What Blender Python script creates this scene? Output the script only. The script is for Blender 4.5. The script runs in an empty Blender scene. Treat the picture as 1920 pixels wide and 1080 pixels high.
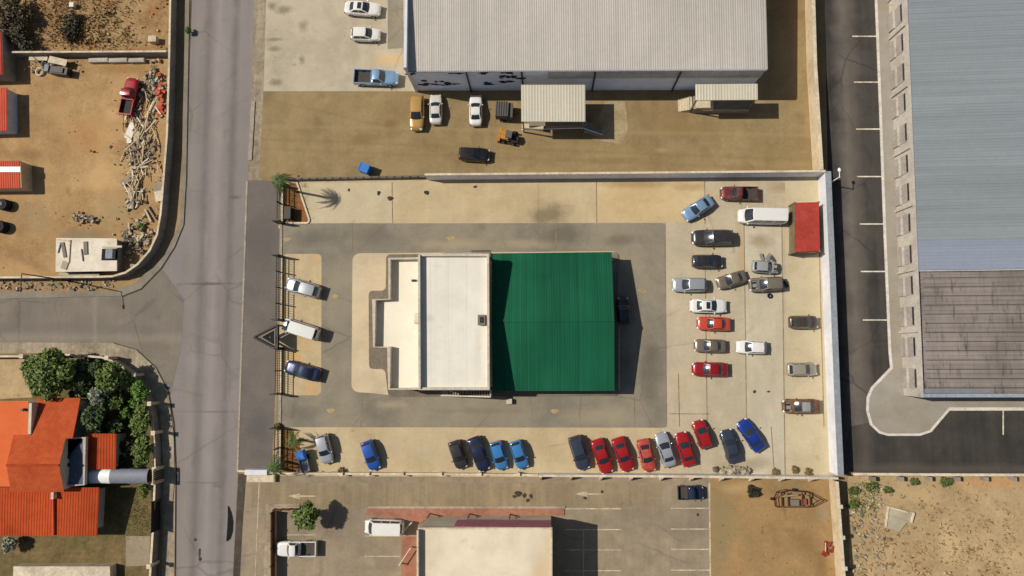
import bpy, math, random
from mathutils import Vector, Matrix
from mathutils.geometry import tessellate_polygon
R = math.radians
random.seed(7)
S = bpy.context.scene
COL = S.collection

# ------------------------------------------------------------------ camera, sky, sun, exposure
F_PX, CX, CY = 1200.0, 960.0, 540.0          # focal length and centre in photo pixels (1920 wide)
NADIR = (1020.0, 665.0)                       # where the plumb line under the camera meets the photo
HGT = 80.0                                    # flying height, metres
YAW = R(-0.2)
def _ray(px, py):
    return Vector(((px-CX)/F_PX, -(py-CY)/F_PX, -1.0))
_dn = _ray(*NADIR).normalized()
_zx = -_dn
_xx = (Vector((1, 0, 0)) - _zx*_zx.x).normalized()
_yx = _zx.cross(_xx)
W2C = Matrix((_xx, _yx, _zx))                 # rows: world axes in camera space
C2W = Matrix.Rotation(YAW, 3, 'Z') @ W2C
CAM = Vector((0, 0, HGT))
def P(px, py, z=0.0):
    """the world point at height z that the photo shows at pixel (px, py)"""
    d = C2W @ _ray(px, py)
    return CAM + d*((z-HGT)/d.z)
cam = bpy.data.cameras.new('camera'); co = bpy.data.objects.new('camera', cam); COL.objects.link(co)
cam.sensor_fit = 'HORIZONTAL'; cam.sensor_width = 36.0; cam.lens = 36.0*F_PX/1920.0
cam.clip_start = 0.5; cam.clip_end = 6000
co.matrix_world = Matrix.Translation(CAM) @ C2W.to_4x4()
S.camera = co

SUN_EL, SH = R(46.5), Vector((1, -0.21)).normalized()    # shadows fall right and slightly down the photo
w = bpy.data.worlds.new('World'); S.world = w; w.use_nodes = True
nt = w.node_tree; bg = nt.nodes['Background']
sky = nt.nodes.new('ShaderNodeTexSky'); sky.sky_type = 'NISHITA'; sky.sun_disc = False
sky.sun_elevation = SUN_EL; sky.sun_rotation = math.atan2(-SH.x, -SH.y)
sky.air_density = 1.0; sky.dust_density = 1.2
nt.links.new(sky.outputs[0], bg.inputs[0]); bg.inputs[1].default_value = 0.060
sl = bpy.data.lights.new('sun', 'SUN'); sl.energy = 4.2; sl.angle = R(0.5); sl.color = (1.0, 0.955, 0.89)
so = bpy.data.objects.new('sun', sl); COL.objects.link(so)
so.rotation_euler = Vector((SH.x*math.cos(SUN_EL), SH.y*math.cos(SUN_EL), -math.sin(SUN_EL))).to_track_quat('-Z', 'Y').to_euler()
S.view_settings.view_transform = 'Standard'; S.view_settings.look = 'None'
S.view_settings.exposure = 0.0; S.view_settings.gamma = 1.0
S.render.engine = 'CYCLES'
S.cycles.max_bounces = 5; S.cycles.diffuse_bounces = 3; S.cycles.glossy_bounces = 2

# ------------------------------------------------------------------ materials
def lin(c):
    c /= 255.0
    return c/12.92 if c <= 0.04045 else ((c+0.055)/1.055)**2.4
def C(r, g, b, k=1.0):
    return (min(lin(r)*k, .86), min(lin(g)*k, .86), min(lin(b)*k, .86), 1)
MATS = {}
def mul(c, f): return (min(c[0]*f, 1), min(c[1]*f, 1), min(c[2]*f, 1), 1)
class N:
    def __init__(s, name):
        s.m = bpy.data.materials.new(name); s.m.use_nodes = True
        s.t = s.m.node_tree; s.b = s.t.nodes['Principled BSDF']
    def n(s, typ, **kw):
        o = s.t.nodes.new('ShaderNode'+typ)
        for k, v in kw.items(): setattr(o, k, v)
        return o
    def l(s, a, b): s.t.links.new(a, b)
    def pos(s, obj=False):
        if obj: return s.n('TexCoord').outputs['Object']
        return s.n('NewGeometry').outputs['Position']
    def noise(s, vec, scale, detail=3, rough=.6, stretch=None, rot=0, dist=0):
        if stretch or rot:
            mp = s.n('Mapping'); s.l(vec, mp.inputs[0])
            if stretch: mp.inputs['Scale'].default_value = stretch
            mp.inputs['Rotation'].default_value[2] = rot
            vec = mp.outputs[0]
        t = s.n('TexNoise'); s.l(vec, t.inputs['Vector'])
        t.inputs['Scale'].default_value = scale; t.inputs['Detail'].default_value = detail
        t.inputs['Roughness'].default_value = rough; t.inputs['Distortion'].default_value = dist
        return t.outputs['Fac']
    def ramp(s, fac, lo, hi, a=0.0, b=1.0):
        m = s.n('MapRange'); s.l(fac, m.inputs[0])
        m.inputs[1].default_value = lo; m.inputs[2].default_value = hi
        m.inputs[3].default_value = a; m.inputs[4].default_value = b
        m.clamp = True
        return m.outputs[0]
    def math(s, op, a, b):
        m = s.n('Math', operation=op)
        for i, v in enumerate((a, b)):
            if isinstance(v, (int, float)): m.inputs[i].default_value = v
            else: s.l(v, m.inputs[i])
        return m.outputs[0]
    def mix(s, fac, a, b, typ='MIX'):
        m = s.n('MixRGB', blend_type=typ)
        for i, v in enumerate((fac, a, b)):
            if isinstance(v, (int, float)): m.inputs[i].default_value = v
            elif isinstance(v, tuple): m.inputs[i].default_value = v
            else: s.l(v, m.inputs[i])
        return m.outputs[0]
    def scale(s, col, val):
        """colour times a value"""
        cmb = s.n('CombineColor')
        for i in range(3): s.l(val, cmb.inputs[i])
        return s.mix(1.0, col, cmb.outputs[0], 'MULTIPLY')
    def done(s, col, rough=.9, metal=0, spec=.3, bump=None, bstr=.3, bdist=.05):
        if isinstance(col, tuple): s.b.inputs['Base Color'].default_value = col
        else: s.l(col, s.b.inputs['Base Color'])
        s.b.inputs['Roughness'].default_value = rough
        s.b.inputs['Metallic'].default_value = metal
        s.b.inputs['Specular IOR Level'].default_value = spec
        if bump is not None:
            bp = s.n('Bump'); s.l(bump, bp.inputs['Height'])
            bp.inputs['Strength'].default_value = bstr; bp.inputs['Distance'].default_value = bdist
            s.l(bp.outputs[0], s.b.inputs['Normal'])
        MATS[s.m.name] = s.m
        return s.m

def desat(c, f=.09):
    g_ = .3*c[0]+.59*c[1]+.11*c[2]
    return tuple(v+(g_-v)*f for v in c[:3])+(1,)
def surf(name, c, c2=None, big=.06, vary=.22, mix_lo=.42, mix_hi=.62, fine=3.0, fvary=.22, stains=None,
         streak=None, rough=.92, spec=.2, bump=.25, speck=None, tracks=None, spots=None, cracks=None):
    """weathered ground or masonry: broad patches of c2 in c, streaks, stains and grain"""
    c = desat(c); c2 = desat(c2) if c2 else None
    k = N(name); p = k.pos()
    col = c
    if c2:
        col = k.mix(k.ramp(k.noise(p, big, 5, .62, dist=.4), mix_lo, mix_hi), c, c2)
    v = k.ramp(k.noise(p, big*4.3, 4, .6), .3, .7, 1-vary, 1+vary)
    f = k.ramp(k.noise(p, fine, 4, .7), .25, .75, 1-fvary, 1+fvary)
    v = k.math('MULTIPLY', v, f)
    if streak:
        for (ang, along, across, amt) in streak:
            st = k.noise(p, 1.0, 4, .65, stretch=(across, along, 1), rot=ang)
            v = k.math('MULTIPLY', v, k.ramp(st, .3, .7, 1-amt, 1+amt))
    col = k.scale(col, v)
    for (sc, scl, lo, hi, amt) in (stains or []):
        mk = k.ramp(k.noise(p, scl, 3, .55, dist=.3), lo, hi, 0, amt)
        col = k.mix(mk, col, sc)
    for (a, b, wd, sc, amt) in (tracks or []):      # worn wheel tracks along a line on the ground
        A, B = P(*a), P(*b); d = (B-A).normalized(); nn = Vector((-d.y, d.x, 0))
        dt = k.n('VectorMath', operation='DOT_PRODUCT'); k.l(p, dt.inputs[0]); dt.inputs[1].default_value = nn
        q = k.math('ABSOLUTE', k.math('SUBTRACT', dt.outputs['Value'], nn.dot(A)), 0)
        q = k.math('ADD', q, k.math('MULTIPLY', k.math('SUBTRACT', k.noise(p, .25, 4, .6), .5), wd*1.2))
        mk = k.ramp(q, wd*.15, wd, amt, 0)
        mk = k.math('MULTIPLY', mk, k.ramp(k.noise(p, .35, 3, .6), .25, .7, .45, 1))
        col = k.mix(mk, col, sc)
    for (x, y, rx, ry, sc, amt) in (spots or []):   # a stain with a place of its own
        c = P(x, y); mp = k.n('Mapping', vector_type='POINT'); k.l(p, mp.inputs[0])
        mp.inputs['Location'].default_value = (-c.x/rx, -c.y/ry, 0); mp.inputs['Scale'].default_value = (1/rx, 1/ry, 0)
        ln = k.n('VectorMath', operation='LENGTH'); k.l(mp.outputs[0], ln.inputs[0])
        q = k.math('ADD', ln.outputs['Value'], k.math('MULTIPLY', k.math('SUBTRACT', k.noise(p, .5, 5, .65), .5), 1.4))
        col = k.mix(k.ramp(q, .25, 1.0, amt, 0), col, sc)
    if cracks:                                      # wandering hairline cracks, sealed here and there
        scl, wd, sc, amt = cracks
        wp = k.n('TexNoise'); k.l(p, wp.inputs['Vector']); wp.inputs['Scale'].default_value = .7; wp.inputs['Detail'].default_value = 4
        wv = k.mix(.55, p, wp.outputs['Color'], 'ADD')
        vo = k.n('TexVoronoi', feature='DISTANCE_TO_EDGE'); k.l(wv, vo.inputs['Vector']); vo.inputs['Scale'].default_value = scl
        mk = k.ramp(vo.outputs['Distance'], wd*.3*scl, wd*scl, amt, 0)
        mk = k.math('MULTIPLY', mk, k.ramp(k.noise(p, .09, 3, .6), .45, .62))
        col = k.mix(mk, col, sc)
    if speck:
        sc, scl, lo, amt = speck
        vo = k.n('TexVoronoi'); k.l(p, vo.inputs['Vector']); vo.inputs['Scale'].default_value = scl
        mk = k.ramp(vo.outputs['Distance'], lo, lo*1.8, amt, 0)
        mk = k.math('MULTIPLY', mk, k.ramp(k.noise(p, scl*.13, 2), .5, .6))
        col = k.mix(mk, col, sc)
    return k.done(col, rough, 0, spec, k.noise(p, fine*2.0, 4, .7) if bump else None, bump or 0, .04)

def plain(name, c, rough=.7, metal=0, spec=.4, vary=.15, scl=2.5):
    k = N(name); p = k.pos(True)
    v = k.ramp(k.noise(p, scl, 4, .65), .25, .75, 1-vary, 1+vary)
    return k.done(k.scale(c, v), rough, metal, spec)

def paint(name, c, rough=.28, metal=.25, dirt=.12, fade=None, coat=.6):
    k = N(name); p = k.pos()
    col = c
    if fade: col = k.mix(k.ramp(k.noise(p, 1.6, 4, .6), .42, .62), c, fade)
    dust = k.ramp(k.noise(p, 2.2, 4, .65), .45, .75, .02, dirt)
    col = k.mix(dust, col, C(150, 132, 105))
    m = k.done(col, rough, metal, .5)
    k.b.inputs['Coat Weight'].default_value = coat; k.b.inputs['Coat Roughness'].default_value = .08
    return m

def sheet_metal(name, c, c2=None, axis=0, amt=.10, scl=2.2, rough=.5, metal=.0, patch=.05, blot=.12, lo=.4, hi=.65, spec=.35):
    """profiled roofing: every sheet weathers a little differently, so tone runs in strips; ribs are modelled"""
    k = N(name); p = k.pos()
    st = (scl, .012, .01) if axis == 0 else (.012, scl, .01)
    v = k.ramp(k.noise(p, 1.0, 5, .75, stretch=st), .3, .7, 1-amt, 1+amt)
    st2 = (scl*.12, .03, .01) if axis == 0 else (.03, scl*.12, .01)
    v = k.math('MULTIPLY', v, k.ramp(k.noise(p, 1.0, 3, .6, stretch=st2), .3, .7, 1-amt*.8, 1+amt*.8))
    v = k.math('MULTIPLY', v, k.ramp(k.noise(p, 1.4, 4, .7), .3, .7, 1-blot*.4, 1+blot*.4))
    col = c
    if c2: col = k.mix(k.ramp(k.noise(p, patch, 4, .6, dist=.5), lo, hi), c, c2)
    return k.done(k.scale(col, v), rough, metal, spec)

def foliage(name, c, c2, trans=.12):
    k = N(name)
    r = k.n('NewGeometry').outputs['Random Per Island']
    col = k.mix(r, c, c2)
    m = k.done(col, .6, 0, .3)
    return m

# ------------------------------------------------------------------ mesh building
class MB:
    def __init__(s): s.v = []; s.f = []; s.sm = []
    def add(s, vs, fs, smooth=False):
        o = len(s.v); s.v += [tuple(v) for v in vs]
        for f in fs: s.f.append(tuple(i+o for i in f)); s.sm.append(smooth)
    def poly(s, pts, smooth=False):
        """flat polygon facing up, concave allowed"""
        pts = [Vector(p) for p in pts]
        a = sum(pts[i].x*pts[(i+1) % len(pts)].y-pts[(i+1) % len(pts)].x*pts[i].y for i in range(len(pts)))
        if a < 0: pts.reverse()
        o = len(s.v); s.v += [tuple(p) for p in pts]
        for t in tessellate_polygon([pts]):
            i, j, k = t
            n = (pts[j]-pts[i]).cross(pts[k]-pts[i])
            s.f.append((o+i, o+j, o+k) if n.z >= 0 else (o+i, o+k, o+j)); s.sm.append(False)
    def prism(s, pts, z0, z1, bottom=False):
        pts = [Vector((p[0], p[1], 0)) for p in pts]
        a = sum(pts[i].x*pts[(i+1) % len(pts)].y-pts[(i+1) % len(pts)].x*pts[i].y for i in range(len(pts)))
        if a < 0: pts.reverse()
        n = len(pts)
        s.poly([(p.x, p.y, z1) for p in pts])
        vs = [(p.x, p.y, z0) for p in pts]+[(p.x, p.y, z1) for p in pts]
        s.add(vs, [(i, (i+1) % n, n+(i+1) % n, n+i) for i in range(n)])
    def box(s, c, size, rz=0.0, tilt=0.0):
        x, y, z = size[0]/2, size[1]/2, size[2]/2
        M = Matrix.Translation(Vector(c)) @ Matrix.Rotation(rz, 4, 'Z') @ Matrix.Rotation(tilt, 4, 'Y')
        vs = [M @ Vector((i*x, j*y, k*z)) for k in (-1, 1) for j in (-1, 1) for i in (-1, 1)]
        s.add(vs, [(0, 2, 3, 1), (4, 5, 7, 6), (0, 1, 5, 4), (2, 6, 7, 3), (0, 4, 6, 2), (1, 3, 7, 5)])
    def tube(s, p0, p1, r0, r1=None, n=8, caps=True):
        p0, p1 = Vector(p0), Vector(p1); r1 = r0 if r1 is None else r1
        d = (p1-p0).normalized(); a = d.orthogonal().normalized(); b = d.cross(a)
        vs = []
        for p, r in ((p0, r0), (p1, r1)):
            for i in range(n):
                t = 2*math.pi*i/n; vs.append(p+(a*math.cos(t)+b*math.sin(t))*r)
        fs = [(i, (i+1) % n, n+(i+1) % n, n+i) for i in range(n)]
        s.add(vs, fs, True)
        if caps: s.add(vs, [tuple(range(n-1, -1, -1)), tuple(range(n, 2*n))])
    def ell(s, c, r, nu=10, nv=6, M=None):
        vs = []; fs = []
        for j in range(nv+1):
            th = math.pi*j/nv
            for i in range(nu):
                ph = 2*math.pi*i/nu
                q = Vector((r[0]*math.sin(th)*math.cos(ph), r[1]*math.sin(th)*math.sin(ph), r[2]*math.cos(th)))
                vs.append(Vector(c)+(M @ q if M else q))
        for j in range(nv):
            for i in range(nu):
                a = j*nu+i; b = j*nu+(i+1) % nu
                fs.append((a, a+nu, b+nu, b))
        s.add(vs, fs, True)
    def grid(s, fn, nu, nv, smooth=True):
        vs = [fn(i/nu, j/nv) for j in range(nv+1) for i in range(nu+1)]
        fs = [(j*(nu+1)+i, j*(nu+1)+i+1, (j+1)*(nu+1)+i+1, (j+1)*(nu+1)+i) for j in range(nv) for i in range(nu)]
        s.add(vs, fs, smooth)
    def path_wall(s, pts, h, t, z0=0.0):
        """a wall of thickness t along a centre line"""
        pts = [Vector((p[0], p[1])) for p in pts]; L = []; Rr = []
        for i, p in enumerate(pts):
            a = pts[max(i-1, 0)]; b = pts[min(i+1, len(pts)-1)]
            d = (b-a).normalized(); n = Vector((-d.y, d.x))
            k = 1.0
            if 0 < i < len(pts)-1:
                d1 = (p-a).normalized(); k = 1/max(.5, d1.dot(d))
            L.append(p+n*t/2*k); Rr.append(p-n*t/2*k)
        s.prism(L+Rr[::-1], z0, h)
    def build(s, name, mat, parent=None):
        me = bpy.data.meshes.new(name)
        off = parent.matrix_world.translation if parent else Vector((0, 0, 0))
        off = parent['_o'] if (parent and '_o' in parent) else (0, 0, 0)
        me.from_pydata([(v[0]-off[0], v[1]-off[1], v[2]-off[2]) for v in s.v], [], s.f)
        me.polygons.foreach_set('use_smooth', s.sm)
        me.materials.append(MATS[mat] if isinstance(mat, str) else mat)
        me.update()
        o = bpy.data.objects.new(name, me); COL.objects.link(o)
        if parent:
            o.parent = parent; o['_o'] = off
        return o
def tag(o, label, cat, group=None, kind=None):
    o['label'] = label; o['category'] = cat
    if group: o['group'] = group
    if kind: o['kind'] = kind
    return o
def thing(name, loc, label, cat, group=None):
    """an Empty at the thing's base; its parts are built in world coordinates and hung under it"""
    o = bpy.data.objects.new(name, None); COL.objects.link(o); o.location = loc; o.empty_display_size = .3
    o['_o'] = tuple(loc)
    return tag(o, label, cat, group)
def solo(mb, name, mat, label, cat, group=None, kind=None):
    """a thing that is one mesh, its origin at its base"""
    xs = [v[0] for v in mb.v]; ys = [v[1] for v in mb.v]; zs = [v[2] for v in mb.v]
    off = ((min(xs)+max(xs))/2, (min(ys)+max(ys))/2, min(zs))
    mb.v = [(a-off[0], b-off[1], c-off[2]) for a, b, c in mb.v]
    o = mb.build(name, mat); o.location = off
    return tag(o, label, cat, group, kind)
def rnd(pts, r=20, n=5, closed=True, skip=()):
    """round the corners of a pixel path"""
    out = []; m = len(pts)
    for i, p in enumerate(pts):
        if (not closed and i in (0, m-1)) or i in skip: out.append(p); continue
        a = pts[(i-1) % m]; b = pts[(i+1) % m]
        la = math.hypot(a[0]-p[0], a[1]-p[1]); lb = math.hypot(b[0]-p[0], b[1]-p[1])
        k = min(r, la*.48, lb*.48)
        q0 = (p[0]+(a[0]-p[0])*k/la, p[1]+(a[1]-p[1])*k/la); q1 = (p[0]+(b[0]-p[0])*k/lb, p[1]+(b[1]-p[1])*k/lb)
        for j in range(n+1):
            t = j/n
            out.append(tuple((1-t)**2*q0[c]+2*t*(1-t)*p[c]+t*t*q1[c] for c in (0, 1)))
    return out
def sheet(name, px, z, mat, kind='structure'):
    m = MB(); m.poly([tuple(P(x, y, z)) for x, y in px])
    o = m.build(name, mat)
    if kind: o['kind'] = kind
    return o
def rise(name, px, z0, z1, mat):
    """a raised slab with a kerb step"""
    m = MB(); m.prism([P(x, y, z1) for x, y in px], z0, z1)
    o = m.build(name, mat); o['kind'] = 'structure'
    return o
def strip(m, a, b, wid, z):
    """a thin flat band from pixel a to pixel b, wid metres wide"""
    p, q = P(a[0], a[1], z), P(b[0], b[1], z); d = (q-p).normalized(); n = Vector((-d.y, d.x, 0))*wid/2
    m.poly([p+n, q+n, q-n, p-n])
# ------------------------------------------------------------------ ground materials
T = .5
DK = C(60, 50, 40)
surf('earth', C(158, 128, 84), C(140, 112, 72), vary=.15)
surf('road_concrete', C(138, 128, 121), C(130, 121, 114), big=.05, vary=.07, fine=4, fvary=.08,
     streak=[(R(-1.8), .012, 1.0, .05), (R(-1.8), .01, .3, .05)], stains=[(C(92, 85, 79), .35, .66, .78, .4)],
     tracks=[((393, 0), (361, 1080), .75, C(98, 90, 83), .55), ((444, 0), (412, 1080), .75, C(96, 88, 82), .6), ((372, 0), (341, 1080), .7, C(142, 132, 116), .5),
             ((415, 0), (384, 1080), .9, C(156, 145, 135), .65), ((463, 0), (431, 1080), .8, C(140, 130, 118), .4)],
     spots=[(395, 532, 5, .28, C(88, 81, 76), .7), (395, 772, 5, .2, C(104, 96, 90), .5), (375, 905, 3, .15, C(104, 96, 90), .5), (440, 370, 1.2, .3, C(92, 85, 80), .6)], cracks=(.11, .16, C(84, 78, 72), 0.37))
surf('side_road_concrete', C(130, 119, 102), C(120, 110, 96), big=.09, vary=.09, fine=4, fvary=.09,
     streak=[(R(88), .04, .9, .05)], stains=[(C(88, 81, 74), .3, .64, .8, .4)],
     tracks=[((0, 612), (330, 616), .9, C(112, 103, 92), .5), ((0, 632), (240, 634), .8, C(150, 138, 118), .5), ((178, 560), (178, 640), .5, C(150, 140, 122), .5)], cracks=(.13, .16, C(84, 77, 70), 0.37))
surf('apron_asphalt', C(114, 104, 93), C(104, 96, 88), big=.09, vary=.09, fine=3, fvary=.08, stains=[(C(86, 80, 75), .2, .6, .8, .5)], spots=[(490, 800, 2.2, 2.6, C(92, 88, 84), .7), (495, 450, 2.5, 4, C(98, 91, 84), .6)])
surf('pavement_grey', C(140, 129, 110), C(126, 116, 98), big=.3, vary=.1, fine=5, fvary=.1, spots=[(348, 60, 1, 5, C(128, 116, 96), .5)])
surf('verge', C(162, 146, 118), C(138, 122, 98), big=.3, vary=.2, fine=5, fvary=.18, streak=[(0, .06, 2.2, .2)])
surf('kerb_concrete', C(168, 154, 130), C(146, 134, 116), big=.4, vary=.12)
surf('kerb_pale', C(212, 203, 186), C(198, 188, 170), big=.4, vary=.08)
surf('pale_concrete', C(186, 171, 142), C(168, 154, 126), big=.12, vary=.08, fine=4, fvary=.07,
     stains=[(C(108, 96, 78), .75, .67, .78, .5), (C(140, 124, 98), .3, .6, .8, .35)],
     spots=[(535, 18, 1.6, .8, C(120, 106, 84), .7), (510, 12, .8, .8, C(110, 98, 78), .7), (515, 74, 1.8, .35, C(122, 108, 86), .7), (515, 92, 1, .5, C(122, 108, 86), .7), (568, 48, .9, 1.1, C(122, 108, 86), .6), (566, 112, .6, .8, C(120, 106, 84), .7), (516, 155, 1.2, .6, C(118, 104, 82), .7), (730, 112, 2.6, 1.0, C(205, 168, 110), .7)], cracks=(.12, .13, C(122, 106, 82), 0.31))
surf('yard_dirt', C(150, 127, 84), C(136, 113, 72), big=.10, vary=.11, fine=2.2, fvary=.11,
     stains=[(C(114, 92, 58), .22, .62, .77, .5), (C(164, 142, 98), .13, .58, .75, .4)], streak=[(R(90), .05, .5, .06)],
     tracks=[((520, 262), (1500, 300), .35, C(130, 108, 68), .45), ((520, 280), (1500, 318), .35, C(130, 108, 68), .4), ((560, 200), (1000, 300), .3, C(132, 110, 70), .4), ((700, 240), (1300, 250), .4, C(162, 140, 96), .4)],
     spots=[(680, 260, 2.2, 1, C(122, 96, 60), .6), (730, 232, 1.4, 1, C(122, 96, 60), .6), (1270, 240, 5, 1.2, C(136, 112, 72), .5), (1150, 300, 5, .6, C(122, 98, 62), .5), (1240, 282, 1, .5, C(176, 146, 104), .6), (1480, 310, 4, 1, C(160, 136, 92), .5), (500, 178, 1.4, 1, C(122, 106, 78), .6)])
surf('slab_concrete', C(192, 170, 128), C(182, 158, 114), big=.10, vary=.08, fine=3, fvary=.07,
     stains=[(C(192, 152, 96), .13, .57, .73, .45), (C(116, 98, 74), .6, .69, .8, .5), (C(170, 158, 132), .22, .56, .7, .4)],
     streak=[(0, .25, 1.2, .04)], spots=[(1030, 402, 3.4, 2.2, C(112, 98, 76), .75), (1190, 372, 4.5, 2.4, C(200, 160, 102), .6), (600, 372, 5, 2.2, C(184, 170, 134), .5), (1180, 350, 2, .9, C(150, 122, 84), .5)], cracks=(.12, .13, C(128, 106, 76), 0.31))
surf('lot_concrete', C(189, 172, 140), C(178, 162, 131), big=.12, vary=.07, fine=3, fvary=.07,
     stains=[(C(130, 112, 88), .5, .67, .8, .45), (C(190, 160, 114), .16, .6, .74, .35)], streak=[(0, .2, .9, .05)],
     spots=[(1480, 350, 4, 1.0, C(150, 124, 88), .6), (1532, 560, .8, 6, C(190, 150, 92), .6), (1290, 372, 4, 3, C(196, 160, 106), .6), (1390, 470, .8, 5, C(176, 142, 96), .5), (1490, 500, 1.3, 1.2, C(140, 124, 98), .6), (1425, 450, 2, 1.2, C(136, 116, 88), .55), (1540, 872, 2.4, 1.2, C(124, 106, 80), .6), (1440, 878, 2, 1.0, C(130, 110, 84), .6), (1376, 878, 2.4, 1, C(140, 122, 96), .5)], cracks=(.12, .13, C(124, 106, 82), 0.31))
surf('ring_asphalt', C(144, 132, 109), C(126, 117, 99), big=.11, vary=.09, fine=3, fvary=.08,
     stains=[(C(94, 87, 76), .16, .61, .78, .55), (C(154, 137, 108), .2, .6, .74, .35)],
     spots=[(850, 458, 6, .8, C(164, 148, 118), .6), (1000, 458, 5, .8, C(166, 150, 120), .6), (1120, 780, 6, 1.4, C(158, 142, 114), .6), (640, 600, 1.6, 6, C(136, 127, 108), .6), (1050, 440, 4.5, 2.0, C(104, 96, 82), .75), (590, 445, 4.5, 1.6, C(104, 98, 88), .7), (1220, 690, 1.8, 5, C(100, 92, 80), .65), (1170, 450, 3.2, 1.0, C(104, 94, 80), .6), (700, 440, 4, 1.4, C(112, 104, 92), .6), (560, 775, 3.6, 1.4, C(108, 102, 92), .6), (930, 780, 5, 1.4, C(146, 132, 108), .5), (735, 758, 2.4, .7, C(176, 156, 120), .5), (900, 770, 8, .5, C(120, 108, 88), .4)], cracks=(.13, .15, C(92, 84, 72), 0.37))
surf('island_concrete', C(202, 180, 143), C(190, 170, 134), big=.12, vary=.07, fine=3, fvary=.06, stains=[(C(212, 170, 118), .2, .6, .75, .5)])
surf('bay_concrete', C(192, 168, 124), C(180, 158, 118), big=.2, vary=.08, fine=3, fvary=.08, stains=[(C(205, 158, 92), .3, .55, .7, .6)])
surf('grey_paving', C(124, 112, 92), C(110, 98, 80), big=.3, vary=.08)
surf('dark_asphalt', C(72, 67, 61), C(60, 56, 51), big=.10, vary=.18, fine=3, fvary=.10,
     streak=[(R(1.8), .03, .8, .2), (R(1.8), .08, .25, .14)], stains=[(C(96, 88, 77), .18, .62, .8, .45)],
     tracks=[((1580, 0), (1616, 880), 1.9, C(118, 109, 98), .85), ((1590, 0), (1622, 700), .9, C(92, 84, 74), .6), ((1635, 0), (1655, 600), .5, C(78, 71, 62), .5)], cracks=(.10, .15, C(34, 31, 28), 0.37))
surf('dark_asphalt_across', C(70, 65, 58), C(60, 56, 50), big=.10, vary=.16, fine=3, fvary=.10,
     streak=[(R(90), .03, .8, .2)], stains=[(C(100, 91, 80), .12, .6, .8, .5)], tracks=[((1600, 878), (1900, 880), .8, C(96, 88, 78), .6), ((1620, 800), (1625, 880), 1.2, C(98, 90, 80), .6)])
surf('walk_concrete', C(156, 147, 131), C(148, 137, 116), big=.12, vary=.08, fine=4, fvary=.05)
surf('red_dirt', C(174, 138, 86), C(154, 118, 72), big=.10, vary=.14, fine=2.5, fvary=.16,
     stains=[(C(112, 80, 48), .35, .62, .76, .55), (C(196, 156, 108), .15, .56, .74, .5), (C(176, 118, 70), .22, .58, .74, .5)],
     speck=(C(128, 102, 70), 1.6, .10, .5),
     spots=[(190, 330, 4, 3, C(206, 168, 116), .6), (215, 390, 3.5, 3, C(160, 138, 98), .7), (60, 400, 3, 1.6, C(150, 128, 92), .6), (75, 425, 2, 1.4, C(152, 132, 96), .6), (160, 440, 4.5, 1, C(132, 118, 92), .7), (110, 210, 3, 3, C(180, 146, 100), .5), (230, 130, 5, 1, C(140, 106, 62), .6), (210, 215, 1.4, 1.5, C(200, 164, 116), .6), (50, 290, 4, 1, C(132, 102, 66), .5), (170, 250, 5, 4, C(184, 140, 86), .4)])
surf('scrub_dirt', C(162, 130, 82), C(150, 112, 68), big=.22, vary=.22, fine=2.2, fvary=.28,
     stains=[(C(96, 72, 44), .55, .60, .74, .55), (C(150, 96, 50), .3, .57, .7, .55)], speck=(C(100, 75, 45), 1.5, .2, .8))
surf('sand_dirt', C(178, 150, 106), C(166, 138, 95), big=.12, vary=.12, fine=2.4, fvary=.18,
     stains=[(C(120, 94, 60), .5, .63, .76, .5), (C(204, 178, 132), .3, .6, .75, .5)], speck=(C(130, 104, 68), 1.4, .12, .5), spots=[(1780, 1020, 2, 3, C(202, 176, 130), .6), (1850, 905, 6, 1, C(190, 142, 92), .6), (1890, 1040, 3, 2, C(198, 172, 128), .5), (1625, 1000, 2.5, 5, C(158, 134, 96), .6), (1720, 930, 5, 1.4, C(190, 162, 116), .5)])
surf('ochre_dirt', C(166, 128, 76), C(146, 118, 74), big=.08, vary=.13, fine=2.2, fvary=.13,
     stains=[(C(106, 76, 42), .4, .63, .76, .5), (C(140, 124, 84), .18, .57, .72, .45)], spots=[(1355, 960, 1.8, 5, C(138, 122, 86), .7), (1350, 1040, 2, 4, C(136, 122, 88), .6), (1385, 915, 3, 1, C(186, 156, 110), .6), (1510, 1020, 2.2, 2, C(128, 92, 50), .5), (1545, 960, .9, 1.4, C(150, 132, 104), .7), (1540, 1060, 1, 2, C(120, 90, 54), .6)])
surf('south_concrete', C(152, 134, 106), C(138, 122, 98), big=.13, vary=.11, fine=3, fvary=.10,
     stains=[(C(110, 94, 72), .45, .64, .78, .45), (C(182, 160, 124), .25, .6, .75, .45)], streak=[(R(90), .06, .8, .08)], cracks=(.12, .14, C(98, 84, 66), 0.34))
surf('drive_asphalt', C(150, 130, 97), C(138, 120, 90), big=.12, vary=.10, fine=3, fvary=.10,
     stains=[(C(96, 80, 58), .35, .64, .78, .4)], streak=[(R(90), .04, 1.2, .14)])
surf('worn_pad', C(166, 146, 106), C(152, 130, 90), big=.3, vary=.1)
surf('red_paver', C(166, 112, 84), C(150, 96, 72), big=.4, vary=.12, fine=6, fvary=.15)
surf('garden_soil', C(120, 98, 58), C(98, 86, 48), big=.35, vary=.2, fine=3, fvary=.22,
     stains=[(C(86, 88, 40), .3, .55, .7, .6)], streak=[(0, .15, 1.2, .15)])
surf('bed_soil', C(140, 92, 44), C(110, 72, 34), big=.5, vary=.2, fine=4, fvary=.22)
surf('white_line', C(226, 214, 190), C(186, 172, 144), big=.9, vary=.12, fine=5, fvary=.18, rough=.8)
surf('worn_line', C(202, 184, 148), C(168, 150, 116), big=.8, vary=.14, fine=5, fvary=.2, rough=.8)
surf('yellow_mark', C(176, 148, 96), C(150, 132, 98), big=1.2, vary=.2, fine=5, fvary=.2)
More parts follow.
